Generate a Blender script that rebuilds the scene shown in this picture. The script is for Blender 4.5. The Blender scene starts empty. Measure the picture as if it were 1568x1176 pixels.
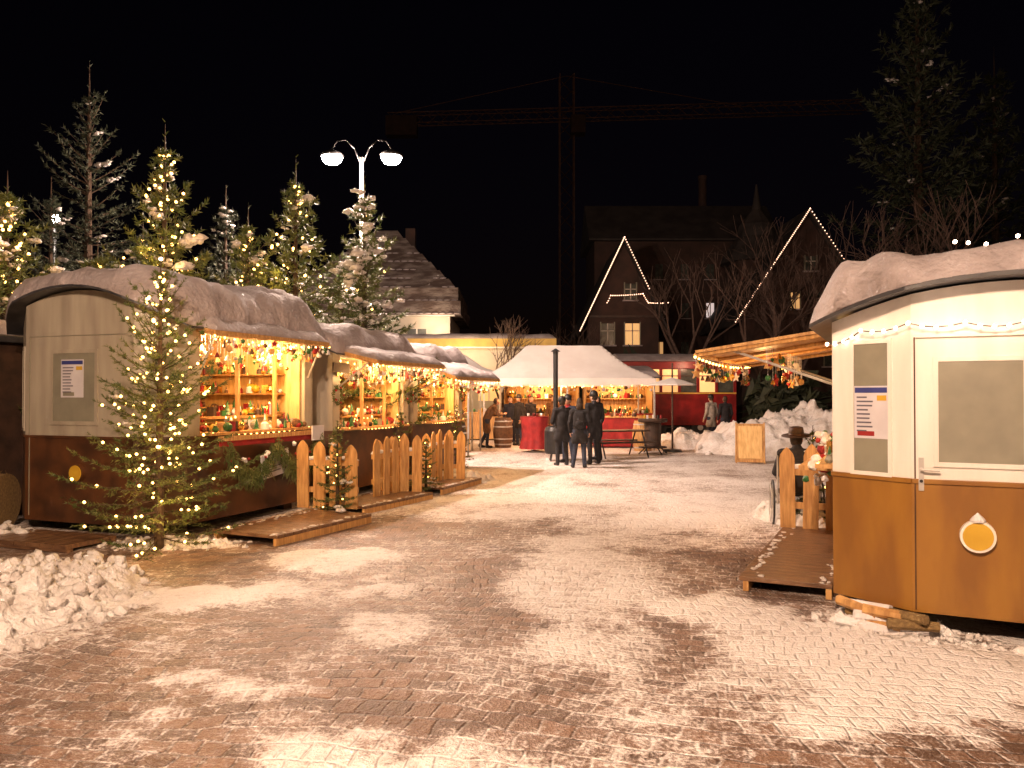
import bpy, math, random
import numpy as np
from mathutils import Vector, Matrix, noise
random.seed(7)
S=bpy.context.scene
col=S.collection
# ---------------------------------------------------------------- materials
def M(name,c1,c2=None,scale=6,rough=.6,bump=0,metal=0,emit=None,estr=0,stretch=(1,1,1),bscale=None,lo=.35,hi=.65,nosample=False,bdist=.02,det=3):
    m=bpy.data.materials.new(name); m.use_nodes=True
    nt=m.node_tree; N=nt.nodes; L=nt.links; b=N['Principled BSDF']
    b.inputs['Roughness'].default_value=rough; b.inputs['Metallic'].default_value=metal
    if emit:
        b.inputs['Base Color'].default_value=(*c1,1)
        b.inputs['Emission Color'].default_value=(*emit,1); b.inputs['Emission Strength'].default_value=estr
        if nosample:
            try: m.cycles.emission_sampling='NONE'
            except Exception: pass
        return m
    if c2 is None: c2=tuple(x*.8 for x in c1)
    tc=N.new('ShaderNodeTexCoord'); mp=N.new('ShaderNodeMapping'); mp.inputs['Scale'].default_value=stretch
    L.new(tc.outputs['Object'],mp.inputs['Vector'])
    n=N.new('ShaderNodeTexNoise'); n.inputs['Scale'].default_value=scale; n.inputs['Detail'].default_value=det
    L.new(mp.outputs[0],n.inputs['Vector'])
    r=N.new('ShaderNodeValToRGB'); r.color_ramp.elements[0].position=lo; r.color_ramp.elements[1].position=hi
    r.color_ramp.elements[0].color=(*c1,1); r.color_ramp.elements[1].color=(*c2,1)
    L.new(n.outputs['Fac'],r.inputs[0]); L.new(r.outputs[0],b.inputs['Base Color'])
    if bump:
        n2=N.new('ShaderNodeTexNoise'); n2.inputs['Scale'].default_value=bscale or scale*4; n2.inputs['Detail'].default_value=3
        L.new(mp.outputs[0],n2.inputs['Vector'])
        bp=N.new('ShaderNodeBump'); bp.inputs['Strength'].default_value=bump; bp.inputs['Distance'].default_value=bdist
        L.new(n2.outputs['Fac'],bp.inputs['Height']); L.new(bp.outputs[0],b.inputs['Normal'])
    return m
snow=M('snow',(.80,.79,.80),(.66,.64,.65),3,.7,.7,bscale=28,bdist=.03)
snow_r=M('shaded_roof_snow',(.44,.39,.40),(.29,.25,.25),2.2,.75,.8,bscale=16,bdist=.04)  # snow colour darkened to stand for roofs the lamps barely light
snow_d=M('snow_dirty',(.80,.78,.77),(.60,.55,.52),4,.75,1,bscale=26,bdist=.04)
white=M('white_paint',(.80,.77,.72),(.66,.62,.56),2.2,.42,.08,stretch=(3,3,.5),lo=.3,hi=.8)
beige=M('beige_paint',(.42,.38,.30),(.27,.235,.185),1.8,.42,.1,stretch=(3,3,.5),lo=.3,hi=.75)  # beige, darker than white_paint
brown=M('ochre_paint',(.29,.135,.02),(.21,.09,.016),2.5,.42,.1,stretch=(2,2,.6))
dbrown=M('brown_paint',(.11,.042,.014),(.045,.018,.008),3,.4,.1)
greyp=M('grey_board',(.25,.24,.18),(.20,.19,.145),4,.5)
glassd=M('dark_pane',(.09,.1,.08),(.05,.055,.05),4,.2)
wood=M('pine_wood',(.62,.36,.13),(.38,.19,.06),7,.55,.3,stretch=(4,4,.5))
woodh=M('deck_wood',(.22,.12,.06),(.10,.05,.027),5,.32,.4,stretch=(1,6,3))
wooddk=M('dark_wood',(.06,.03,.018),(.03,.016,.01),5,.6,.3)
bark=M('bark',(.075,.045,.026),(.04,.024,.014),20,.9,.6)
roofd=M('roof_sheet',(.06,.06,.065),(.03,.03,.035),5,.4)
metal=M('lamp_metal',(.55,.53,.5),(.42,.4,.37),8,.35,0,.3)
black=M('black_iron',(.02,.02,.022),(.012,.012,.013),8,.45)
blackc=M('black_cloth',(.012,.012,.016),(.022,.021,.026),14,.9,.4)
navy=M('navy_cloth',(.02,.025,.05),(.012,.016,.03),14,.9,.4)
browncl=M('brown_coat',(.16,.08,.035),(.10,.05,.025),14,.9,.4)
greycl=M('grey_coat',(.42,.38,.34),(.3,.27,.24),14,.9,.4)
jeans=M('jeans',(.03,.04,.07),(.02,.025,.045),20,.9,.4)
skin=M('skin',(.55,.32,.22),(.5,.28,.19),20,.5)
hair=M('hair',(.05,.03,.018),(.03,.018,.01),30,.7,.5)
eyem=M('eye',(.03,.02,.02),None,5,.2)
lipm=M('lips',(.35,.12,.1),None,5,.4)
red=M('red_cloth',(.34,.018,.018),(.21,.01,.012),5,.75,.3)
redp=M('red_paint',(.24,.013,.014),(.14,.008,.01),3,.35)
gold=M('gold',(.8,.5,.12),None,5,.25,0,.9)
green=M('green_orn',(.03,.14,.04),None,5,.4)
blue=M('blue_print',(.04,.05,.22),None,5,.5)
paper=M('paper',(.62,.60,.64),(.55,.53,.57),5,.5)
inkm=M('ink',(.12,.11,.15),None,5,.6)
yel=M('yellow_paint',(.60,.37,.03),(.5,.3,.02),5,.5)
yelf=M('yellow_fascia',(.62,.40,.07),(.5,.32,.06),3,.5)
canvas=M('white_canvas',(.78,.74,.71),(.68,.63,.60),1.2,.8,.4,bscale=3)
plaster=M('plaster',(.62,.56,.48),(.5,.45,.38),1.5,.8,.2)
housed=M('dark_facade',(.06,.03,.022),(.035,.02,.015),1.5,.85,.2)
slate=M('slate_roof',(.025,.02,.018),(.05,.04,.036),1.2,.8,.2)
needle=M('fir_needles',(.055,.09,.02),(.12,.13,.03),3,.6)
needle_d=M('fir_needles_dark',(.018,.026,.014),(.035,.045,.02),2.5,.7)
hay=M('hay',(.3,.2,.08),(.18,.11,.045),30,.9,.8)
bulbm=M('fairy_bulb',(1,.8,.5),emit=(1,.50,.13),estr=10,nosample=True)
bulbw=M('fairy_bulb_white',(1,.9,.8),emit=(1,.66,.46),estr=18,nosample=True)
bulbd=M('string_light',(1,.9,.8),emit=(1,.58,.38),estr=3.5,nosample=True)
lampg=M('lamp_glass',(1,.9,.8),emit=(1,.86,.74),estr=160,nosample=True)
winy=M('lit_window',(1,.8,.4),emit=(1,.5,.18),estr=.55,nosample=True)
winw=M('lit_window_pale',(1,.9,.9),emit=(1,.8,.75),estr=.6,nosample=True)
inner=M('interior_wood',(.80,.55,.24),(.62,.38,.14),5,.6,.2,stretch=(4,4,.6))
MIX=[red,red,gold,white,green,wood,paper,redp,yel,wooddk,greyp,wood,browncl]
# ---------------------------------------------------------------- helpers
def ico(sub=1):
    import bmesh
    bm=bmesh.new(); bmesh.ops.create_icosphere(bm,subdivisions=sub,radius=1)
    v=np.array([x.co[:] for x in bm.verts]); bm.verts.index_update()
    f=[[y.index for y in x.verts] for x in bm.faces]; bm.free(); return v,f
ICO={1:ico(1),2:ico(2),3:ico(3)}
def empty(name,loc=(0,0,0),rz=0,parent=None):
    o=bpy.data.objects.new(name,None); col.objects.link(o); o.location=loc; o.rotation_euler=(0,0,rz); o.parent=parent
    o.empty_display_size=.2
    return o
def npmesh(name,v,f,mats,parent=None,smooth=False,mi=None):
    v=np.asarray(v,dtype=np.float32); f=np.asarray(f,dtype=np.int32)
    me=bpy.data.meshes.new(name); k=f.shape[1]
    me.vertices.add(len(v)); me.vertices.foreach_set('co',v.ravel())
    me.loops.add(f.size); me.loops.foreach_set('vertex_index',f.ravel())
    me.polygons.add(len(f)); me.polygons.foreach_set('loop_start',np.arange(0,f.size,k,dtype=np.int32))
    me.polygons.foreach_set('loop_total',np.full(len(f),k,dtype=np.int32))
    for m in mats: me.materials.append(m)
    if mi is not None: me.polygons.foreach_set('material_index',np.asarray(mi,dtype=np.int32))
    me.update(calc_edges=True)
    if smooth: me.polygons.foreach_set('use_smooth',np.ones(len(f),dtype=bool))
    o=bpy.data.objects.new(name,me); col.objects.link(o); o.parent=parent
    return o
class MB:
    def __init__(s): s.v=[];s.f=[];s.m=[];s.mats=[]
    def add(s,vs,fs,mat):
        if mat not in s.mats: s.mats.append(mat)
        k=s.mats.index(mat); b=len(s.v)
        s.v+= [tuple(map(float,x)) for x in vs]
        for f in fs: s.f.append([b+i for i in f]); s.m.append(k)
    def box(s,c,d,mat,rz=0,R=None):
        hx,hy,hz=d[0]/2,d[1]/2,d[2]/2
        R=R or Matrix.Rotation(rz,3,'Z'); c=Vector(c)
        vs=[c+R@Vector((x*hx,y*hy,z*hz)) for x in(-1,1) for y in(-1,1) for z in(-1,1)]
        s.add(vs,[(0,1,3,2),(4,6,7,5),(0,4,5,1),(2,3,7,6),(0,2,6,4),(1,5,7,3)],mat)
    def cyl(s,p0,p1,r0,r1=None,mat=None,n=10):
        p0=Vector(p0);p1=Vector(p1); r1=r0 if r1 is None else r1
        d=(p1-p0).normalized(); a=d.orthogonal().normalized(); b=d.cross(a)
        vs=[]
        for p,r in((p0,r0),(p1,r1)):
            for i in range(n):
                t=2*math.pi*i/n; vs.append(p+(a*math.cos(t)+b*math.sin(t))*r)
        fs=[(i,(i+1)%n,n+(i+1)%n,n+i) for i in range(n)]+[tuple(range(n))[::-1],tuple(range(n,2*n))]
        s.add(vs,fs,mat)
    def lathe(s,c,prof,mat,n=20):
        vs=[];c=Vector(c)
        for r,z in prof:
            for i in range(n):
                t=2*math.pi*i/n; vs.append(c+Vector((r*math.cos(t),r*math.sin(t),z)))
        fs=[]
        for j in range(len(prof)-1):
            for i in range(n):
                fs.append((j*n+i,j*n+(i+1)%n,(j+1)*n+(i+1)%n,(j+1)*n+i))
        fs.append(tuple(range(n))[::-1]); k=(len(prof)-1)*n; fs.append(tuple(range(k,k+n)))
        s.add(vs,fs,mat)
    def sph(s,c,r,mat,sc=(1,1,1),sub=2,nz=0,seed=0,fr=1.3):
        v,f=ICO[sub]; v=v*r
        if nz:
            out=[]
            for p in v:
                q=Vector(p)/r; k=1+nz*noise.noise(q*fr+Vector((seed*3.1,seed*1.7,seed)))+nz*.5*noise.noise(q*fr*2.3+Vector((seed,seed*2.7,seed))); out.append(Vector(p)*k)
            v=np.array([x[:] for x in out])
        s.add(v*np.array(sc)+np.array(c),f,mat)
    def prism(s,pts,z0,z1,mat):
        n=len(pts); vs=[(x,y,z0) for x,y in pts]+[(x,y,z1) for x,y in pts]
        s.add(vs,[(i,(i+1)%n,n+(i+1)%n,n+i) for i in range(n)]+[tuple(range(n))[::-1],tuple(range(n,2*n))],mat)
    def build(s,name,parent=None,smooth=False,bevel=0,loc=None,rz=None):
        me=bpy.data.meshes.new(name); me.from_pydata(s.v,[],s.f)
        for m in s.mats: me.materials.append(m)
        me.polygons.foreach_set('material_index',s.m)
        if smooth: me.polygons.foreach_set('use_smooth',[True]*len(s.f))
        me.update(); o=bpy.data.objects.new(name,me); col.objects.link(o); o.parent=parent
        if bevel:
            b=o.modifiers.new('bev','BEVEL'); b.width=bevel; b.segments=2; b.limit_method='ANGLE'
        if loc: o.location=loc
        if rz is not None: o.rotation_euler=(0,0,rz)
        return o
def bulbs(name,pts,r,mat,parent=None):
    if len(pts)==0: return
    v,f=ICO[1]; f=np.array(f); pts=np.asarray(pts,dtype=float).reshape(-1,3)
    V=(pts[:,None,:]+v[None]*r).reshape(-1,3); F=(np.arange(len(pts))[:,None,None]*len(v)+f[None]).reshape(-1,3)
    return npmesh(name,V,F,[mat],parent,True)
def light(name,loc,power,color,radius=.1,parent=None,typ='POINT'):
    l=bpy.data.lights.new(name,typ); l.energy=power; l.color=color; l.shadow_soft_size=radius
    o=bpy.data.objects.new(name,l); col.objects.link(o); o.location=loc; o.parent=parent; return o
def cat(p,q,n,sag=.08):
    p=np.array(p,float);q=np.array(q,float); t=np.linspace(0,1,n)
    r=p+(q-p)*t[:,None]; r[:,2]-=sag*4*t*(1-t); return r
def wire(mb,pts,r,mat):
    for a,b in zip(pts[:-1],pts[1:]): mb.cyl(a,b,r,r,mat,4)
# ---------------------------------------------------------------- world / camera
w=bpy.data.worlds.new('World'); S.world=w; w.use_nodes=True
nt=w.node_tree; bg=nt.nodes['Background']; sk=nt.nodes.new('ShaderNodeTexSky'); sk.sky_type='NISHITA'
sk.sun_disc=False; sk.sun_elevation=math.radians(2); sk.sun_rotation=math.radians(200)
mx=nt.nodes.new('ShaderNodeMix'); mx.data_type='RGBA'; mx.inputs[0].default_value=1; mx.blend_type='MULTIPLY'
mx.inputs[7].default_value=(.9,.5,1.0,1)
nt.links.new(sk.outputs[0],mx.inputs[6]); nt.links.new(mx.outputs[2],bg.inputs[0]); bg.inputs[1].default_value=.0012
cam=bpy.data.cameras.new('camera'); co=bpy.data.objects.new('camera',cam); col.objects.link(co); S.camera=co
cam.sensor_width=36; cam.lens=28; cam.clip_end=2000; cam.clip_start=.05
co.location=(0,0,1.75); co.rotation_euler=(math.radians(90.8),0,0)
S.view_settings.view_transform='Standard'; S.view_settings.look='None'; S.view_settings.exposure=0
sun=bpy.data.lights.new('sun','SUN'); sun.energy=.007; sun.angle=math.radians(3); sun.color=(1,.5,.55)
so=bpy.data.objects.new('sun',sun); col.objects.link(so); so.rotation_euler=(math.radians(55),0,math.radians(-20))
# ---------------------------------------------------------------- ground
def axis(fine0,fine1,st,far,neg):
    a=list(np.arange(fine0,fine1,st)); d=st; x=fine1
    while x<far: a.append(x); d*=1.25; x+=d
    a.append(far); d=st; x=fine0-st; b=[]
    while x>neg: b.append(x); d*=1.25; x-=d
    b.append(neg); return np.array(b[::-1]+a)
xs=axis(-8,8,.06,400,-400); ys=axis(2.6,20,.06,600,-60)
X,Y=np.meshgrid(xs,ys)
def ell(cx,cy,rx,ry,ang=0,soft=.45):
    c,s_=math.cos(ang),math.sin(ang); dx=X-cx+wx_;dy=Y-cy+wy_
    u=(dx*c+dy*s_)/rx; v=(-dx*s_+dy*c)/ry; d=np.sqrt(u*u+v*v)
    return np.clip((1+soft-d)/(2*soft),0,1)
flat=[(float(a),float(b)) for a,b in zip(X.ravel(),Y.ravel())]
nz=np.array([noise.fractal(Vector((a*.55,b*.55,3.3)),1,2,5) for a,b in flat]).reshape(X.shape)
nz2=np.array([noise.fractal(Vector((a*1.9,b*1.3,8.3)),1,2,4) for a,b in flat]).reshape(X.shape)
nz3=np.array([noise.fractal(Vector((a*2.6,b*2.6,18.3)),1,2,3) for a,b in flat]).reshape(X.shape)
wx_=nz2*.28; wy_=nz3*.35
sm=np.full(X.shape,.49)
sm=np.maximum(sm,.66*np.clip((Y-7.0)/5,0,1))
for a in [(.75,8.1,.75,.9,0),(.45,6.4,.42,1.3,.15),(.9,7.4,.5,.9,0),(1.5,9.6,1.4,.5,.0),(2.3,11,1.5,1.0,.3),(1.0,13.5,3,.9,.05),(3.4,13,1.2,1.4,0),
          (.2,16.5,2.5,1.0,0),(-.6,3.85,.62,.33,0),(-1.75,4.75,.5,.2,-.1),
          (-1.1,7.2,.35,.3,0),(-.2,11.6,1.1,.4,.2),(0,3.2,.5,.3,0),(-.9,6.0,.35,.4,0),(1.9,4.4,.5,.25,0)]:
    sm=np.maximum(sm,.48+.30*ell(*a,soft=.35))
for a in [(2.9,5.3,1.5,1.0,0),(3.4,4.75,1.9,.6,0),(1.75,6.4,.5,.6,.5),(-3.1,6.9,1.15,.42,.1),(-4.8,5.9,1.5,.9,0),(-1.8,8.5,.75,.5,.1)]:  # last ellipse paints the light falling by the left stalls, as snow cover
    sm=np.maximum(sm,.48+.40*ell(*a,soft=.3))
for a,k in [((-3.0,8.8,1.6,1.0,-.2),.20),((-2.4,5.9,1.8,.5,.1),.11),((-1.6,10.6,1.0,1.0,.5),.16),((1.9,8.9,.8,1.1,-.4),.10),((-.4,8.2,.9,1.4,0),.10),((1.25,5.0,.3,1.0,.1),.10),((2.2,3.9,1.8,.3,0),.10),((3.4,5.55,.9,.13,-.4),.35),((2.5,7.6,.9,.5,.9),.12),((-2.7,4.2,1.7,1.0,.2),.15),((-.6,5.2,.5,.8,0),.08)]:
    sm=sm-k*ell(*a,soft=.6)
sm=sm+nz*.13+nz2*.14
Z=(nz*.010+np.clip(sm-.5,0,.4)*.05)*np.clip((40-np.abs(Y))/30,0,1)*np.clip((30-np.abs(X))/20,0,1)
V=np.stack([X,Y,Z],-1).reshape(-1,3); ny,nx=X.shape
i=np.arange(ny*nx).reshape(ny,nx); F=np.stack([i[:-1,:-1],i[:-1,1:],i[1:,1:],i[1:,:-1]],-1).reshape(-1,4)
g=bpy.data.materials.new('cobbled_snowy_ground'); g.use_nodes=True; nt=g.node_tree; N=nt.nodes; Lk=nt.links; B=N['Principled BSDF']
def nd(t,**k):
    n=N.new(t)
    for a,b in k.items(): setattr(n,a,b)
    return n
def math_(op,a,b=None,c=None):
    n=nd('ShaderNodeMath',operation=op)
    for j,x in enumerate((a,b,c)):
        if x is None: continue
        if isinstance(x,(int,float)): n.inputs[j].default_value=x
        else: Lk.new(x,n.inputs[j])
    return n.outputs[0]
tc=nd('ShaderNodeTexCoord'); at=nd('ShaderNodeAttribute',attribute_name='snow_and_light_patch')
def nz_(sc,det=4,vec=None,rough=.55):
    n=nd('ShaderNodeTexNoise'); n.inputs['Scale'].default_value=sc; n.inputs['Detail'].default_value=det; n.inputs['Roughness'].default_value=rough
    Lk.new(vec or tc.outputs['Object'],n.inputs['Vector']); return n
dn=nz_(.45,0); dn2=nz_(5,0)
vm=nd('ShaderNodeVectorMath',operation='SCALE'); Lk.new(dn.outputs['Color'],vm.inputs[0]); vm.inputs['Scale'].default_value=1.0
vm2=nd('ShaderNodeVectorMath',operation='SCALE'); Lk.new(dn2.outputs['Color'],vm2.inputs[0]); vm2.inputs['Scale'].default_value=.065
va=nd('ShaderNodeVectorMath',operation='ADD'); Lk.new(vm.outputs[0],va.inputs[0]); Lk.new(tc.outputs['Object'],va.inputs[1])
vb=nd('ShaderNodeVectorMath',operation='ADD'); Lk.new(va.outputs[0],vb.inputs[0]); Lk.new(vm2.outputs[0],vb.inputs[1])
mp=nd('ShaderNodeMapping'); mp.inputs['Rotation'].default_value=(0,0,math.radians(10)); Lk.new(vb.outputs[0],mp.inputs[0])
br=nd('ShaderNodeTexBrick'); Lk.new(mp.outputs[0],br.inputs['Vector']); br.inputs['Scale'].default_value=1
br.inputs['Brick Width'].default_value=.165; br.inputs['Row Height'].default_value=.145; br.inputs['Mortar Size'].default_value=.016; br.inputs['Mortar Smooth'].default_value=1
br.inputs['Color1'].default_value=(.23,.13,.082,1); br.inputs['Color2'].default_value=(.09,.052,.036,1); br.inputs['Mortar'].default_value=(.08,.05,.04,1)
n1=nz_(2.6,3,rough=.65); n2=nz_(9,3,rough=.72); n3=nz_(38,2,rough=.8)
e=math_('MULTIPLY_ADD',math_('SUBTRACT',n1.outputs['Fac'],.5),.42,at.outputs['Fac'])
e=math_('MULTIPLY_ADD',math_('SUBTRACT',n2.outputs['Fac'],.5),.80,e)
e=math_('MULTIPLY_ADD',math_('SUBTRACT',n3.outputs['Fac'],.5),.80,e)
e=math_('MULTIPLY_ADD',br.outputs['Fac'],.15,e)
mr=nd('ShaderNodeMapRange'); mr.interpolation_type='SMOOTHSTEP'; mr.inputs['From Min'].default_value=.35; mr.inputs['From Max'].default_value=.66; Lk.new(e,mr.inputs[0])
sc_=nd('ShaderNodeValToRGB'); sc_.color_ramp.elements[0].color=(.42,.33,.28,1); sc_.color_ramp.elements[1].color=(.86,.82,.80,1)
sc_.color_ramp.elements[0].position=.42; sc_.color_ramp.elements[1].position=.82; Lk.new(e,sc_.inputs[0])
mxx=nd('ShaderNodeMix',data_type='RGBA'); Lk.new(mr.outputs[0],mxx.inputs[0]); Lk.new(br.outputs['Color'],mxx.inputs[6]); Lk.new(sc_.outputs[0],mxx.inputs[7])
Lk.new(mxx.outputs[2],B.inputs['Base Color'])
Lk.new(math_('MULTIPLY_ADD',mr.outputs[0],.40,.38),B.inputs['Roughness']); B.inputs['Specular IOR Level'].default_value=.4
hh=math_('MULTIPLY_ADD',math_('SUBTRACT',1,br.outputs['Fac']),.5,math_('MULTIPLY',n3.outputs['Fac'],1.1))
hh=math_('MULTIPLY_ADD',n2.outputs['Fac'],1.4,hh)
bp=nd('ShaderNodeBump'); bp.inputs['Strength'].default_value=1; bp.inputs['Distance'].default_value=.026; Lk.new(hh,bp.inputs['Height']); Lk.new(bp.outputs[0],B.inputs['Normal'])
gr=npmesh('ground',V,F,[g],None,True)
a_=gr.data.attributes.new('snow_and_light_patch','FLOAT','POINT'); a_.data.foreach_set('value',sm.ravel().astype(np.float32))
# ---------------------------------------------------------------- snow heaps
def heap(name,cx,cy,rx,ry,h,seed,n=80,chunk=5,nchunks=60,cs=.07,mat=snow_d,rot=0,p_=.7,chk=1.0):
    u=np.linspace(-1.15,1.15,n); P=[]
    def hz(a,b):
        ang=math.atan2(b,a); rad=math.hypot(a,b)/(1+.25*noise.noise(Vector((math.cos(ang)*1.8,math.sin(ang)*1.8,seed))))
        f=max(0,1-rad)**p_
        wx,wy=a*rx,b*ry
        d=noise.voronoi(Vector((wx*chunk,wy*chunk,seed)))[0]; d2=noise.voronoi(Vector((wx*chunk*2.4,wy*chunk*2.4,seed+5)))[0]
        z=h*f*(1+.5*noise.fractal(Vector((wx*1.5,wy*1.5,seed)),1,2,4))+chk*min(1,f*3)*((.06+.13*h)*(1-1.7*d[0])+(.03+.03*h)*(1-1.7*d2[0]))
        z+=.025*noise.noise(Vector((wx*18,wy*18,seed)))*min(1,f*4)
        return z-.03 if f>0 else -.05
    c,s_=math.cos(rot),math.sin(rot)
    for b in u:
        for a in u: P.append((cx+a*rx*c-b*ry*s_,cy+a*rx*s_+b*ry*c,hz(a,b)))
    i=np.arange(n*n).reshape(n,n); F=np.stack([i[:-1,:-1],i[:-1,1:],i[1:,1:],i[1:,:-1]],-1).reshape(-1,4)
    root=empty(name); npmesh('heap_surface',P,F,[mat],root,True)
    mb=MB(); rn=random.Random(seed)
    for k in range(nchunks):
        t=rn.random()*6.28; q=rn.random()**.5*1.15; a,b=math.cos(t)*q,math.sin(t)*q
        z=max(0,hz(a,b)); r=cs*rn.uniform(.25,1)**1.5*1.1
        mb.sph((cx+a*rx*c-b*ry*s_,cy+a*rx*s_+b*ry*c,z+r*.25),r,mat,(rn.uniform(.7,1),rn.uniform(.7,1),rn.uniform(.65,.95)),2,.9,k,1.6)
    mb.build('snow_chunks',root,True)
heap('snow_heap',-4.5,6.45,1.25,1.5,.40,1,150,5,420,.075)
heap('snow_heap',4.2,4.75,.95,.42,.20,2,70,7,90,.05)
heap('snow_heap',8.9,24.3,3.3,1.7,1.35,3,120,1.6,12,.12,p_=.5,chk=.35)
heap('snow_heap',5.7,26.5,1.4,.9,.7,4,60,2,10,.10,p_=.6,chk=.4)
heap('snow_heap',-1.05,16.2,.75,.7,.25,5,60,6,50,.06)
heap('snow_heap',-6.5,9.75,1.0,.35,.20,6,50,7,60,.05)
heap('snow_heap',-3.9,9.3,.8,.35,.10,7,60,8,90,.035)
heap('snow_heap',2.85,5.95,.6,.28,.10,8,60,8,90,.04,rot=-.7)
heap('snow_heap',4.0,5.15,.9,.2,.10,9,60,8,70,.04,rot=-.45)
heap('snow_heap',4.1,11.2,.7,1.2,.35,10,50,5,30,.07)
# ---------------------------------------------------------------- conifers
def conifer(name,loc,H,R,seed,nwh=22,nb=6,twn=8,k=14,nl=.045,nw=.006,sn=10,sr=.12,bn=0,br_=.02,base=.1,mat=needle,up=.25,bm=None,bmin=0,leader=.90):
    g_=np.random.default_rng(seed); root=empty(name,loc); T0=[];T1=[]; mb=MB(); sp=[]; bpnt=[]
    mb.cyl((0,0,0),(0,0,H*.5),H*.014+.012,H*.009+.008,bark,8); mb.cyl((0,0,H*.5),(0,0,H*.88),H*.009+.008,H*.003+.004,bark,6); mb.cyl((0,0,H*.88),(0,0,H),H*.003+.004,.003,bark,5)
    T0.append(np.array([0,0,H*.86]));T1.append(np.array([0,0,H*1.0]))
    for i_ in range(nwh):
        t=i_/(nwh-1); h=H*(base+(leader-base)*t**.95)
        n=max(3,int(nb*(1-.3*t)+g_.integers(0,2))); a0=g_.uniform(0,6.28); wr=g_.uniform(.72,1.12)
        for j in range(n):
            if g_.random()<.08: continue
            az=a0+j*2*math.pi/n+g_.uniform(-.4,.4); r=(R*(1-t)**.95+.014*H)*g_.uniform(.6,1.2)*wr
            o=np.array([math.cos(az),math.sin(az),0]); sd=np.array([-o[1],o[0],0])
            sl=-.22+1.15*t**1.3+g_.uniform(-.16,.16); cu=up+g_.uniform(-.15,.15)
            hh_=h+g_.uniform(-.3,.3)*H*.02
            P=lambda s:np.array([0,0,hh_])+o*r*s+np.array([0,0,r*(sl*s+cu*s*s)])
            pp=[P(s) for s in (0,.35,.7,1)]
            for q0,q1,ra,rb in zip(pp[:-1],pp[1:],(.010,.007,.004),(.007,.004,.002)): mb.cyl(q0,q1,ra*(H/3)**.6,rb*(H/3)**.6,bark,3)
            m_=max(2,int(twn*r/R+1))
            for s in np.linspace(.2,.97,m_):
                p=P(s); d=P(min(1,s+.05))-P(s-.05); d/=np.linalg.norm(d)
                for q in(-1,1):
                    if g_.random()<.12: continue
                    L_=(r*.42*(1.05-s)+.03*H/3)*g_.uniform(.55,1.3)
                    dd=d*.68+sd*q*.72+np.array([0,0,g_.uniform(-.3,.12)]); T0.append(p); T1.append(p+dd*L_)
                T0.append(p); T1.append(p+d*r/m_)
            if bn:
                for _ in range(g_.poisson(bn/(nwh*nb))):
                    s=g_.uniform(.3,1.0)
                    if h>bmin: bpnt.append(P(s)+np.array([0,0,.01])+sd*g_.uniform(-.1,.1)*r)
            if g_.random()<sn/(nwh*nb): sp.append((P(g_.uniform(.4,.9)),g_.uniform(.5,1.3)*sr*(1-.5*t),o,sl))
    T0=np.array(T0);T1=np.array(T1); D=T1-T0; n=len(T0)
    u=g_.uniform(0,1.05,(n,k,1)); p=T0[:,None]+D[:,None]*u; Ln=np.linalg.norm(D,axis=1)[:,None,None]; dn_=D[:,None]/np.maximum(Ln,1e-5)
    rv=g_.normal(size=(n,k,3)); rv-=np.sum(rv*dn_,-1,keepdims=True)*dn_; rv/=np.linalg.norm(rv,axis=-1,keepdims=True)
    nd_=dn_*.7+rv*.7; wv=np.cross(nd_,g_.normal(size=(n,k,3))); wv/=np.linalg.norm(wv,axis=-1,keepdims=True)
    ln=nl*g_.uniform(.7,1.2,(n,k,1)); A=p-wv*nw; Bv=p+wv*nw; C=p+nd_*ln
    V=np.stack([A,Bv,C],2).reshape(-1,3); npmesh('needles',V,np.arange(len(V)).reshape(-1,3),[mat],root)
    side=np.cross(D,g_.normal(size=D.shape)); side/=np.maximum(np.linalg.norm(side,axis=1,keepdims=True),1e-6); side*=.0025*(H/3)**.6
    V=np.stack([T0-side,T0+side,T1],1).reshape(-1,3); npmesh('twigs',V,np.arange(len(V)).reshape(-1,3),[bark],root)
    mb.build('trunk_and_limbs',root)
    if sp:
        ms=MB()
        for q,(p,r,o,sl) in enumerate(sp):
            for _ in range(5):
                s=g_.uniform(-1.3,1.3)*r
                ms.sph(p+o*s+np.array([0,0,sl*s*.8+r*.12])+g_.normal(size=3)*np.array([.28,.28,.08])*r,r*g_.uniform(.25,.7),snow_d,(1,g_.uniform(.6,1),g_.uniform(.35,.65)),2,.9,q+_*7,1.4)
        ms.build('snow_clumps',root,True)
    bulbs('fairy_lights',bpnt,br_,bm or bulbm,root)
    return root
TG=(1,.54,.18)
t=conifer('christmas_tree',(-4.0,9.05,0),3.3,1.10,11,25,7,8,17,.046,.0055,8,.07,280,.018,base=.05,leader=.93)
for z in(.5,1.3,2.3): light('tree_glow',(.3,-.5,z),21,TG,.12,t)
bulbs('tree_top_star',[(0,0,3.3)],.022,bulbw,t)
def bigc(x,y,H,R,sd,bn,sn=14,**k):
    return conifer('fir_tree',(x,y,0),H,R,sd,k.pop('nwh',24),6,8,k.pop('k',11),.10,.013,sn,k.pop('sr',.24),bn,.027,base=.22,**k)
t=bigc(-5.95,13.6,6.4,1.35,21,200,24,bmin=2.5,sr=.28); light('tree_glow',(.3,-1.0,4.0),46,TG,.15,t)
bigc(-9.6,18,9.3,2.1,22,0,14,mat=needle_d,sr=.2)
t=bigc(-4.25,15.6,6.4,1.4,23,120,30,bmin=2.5); light('tree_glow',(0,-1.1,3.9),42,TG,.15,t)
t=bigc(-3.05,16.4,6.3,1.4,24,30,40,bmin=2.5,sr=.27)
t=bigc(-4.95,14.9,5.3,1.35,25,90,30,bmin=2.5)
bigc(-6.2,17.2,6.3,1.2,26,0,14,mat=needle_d)
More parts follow.
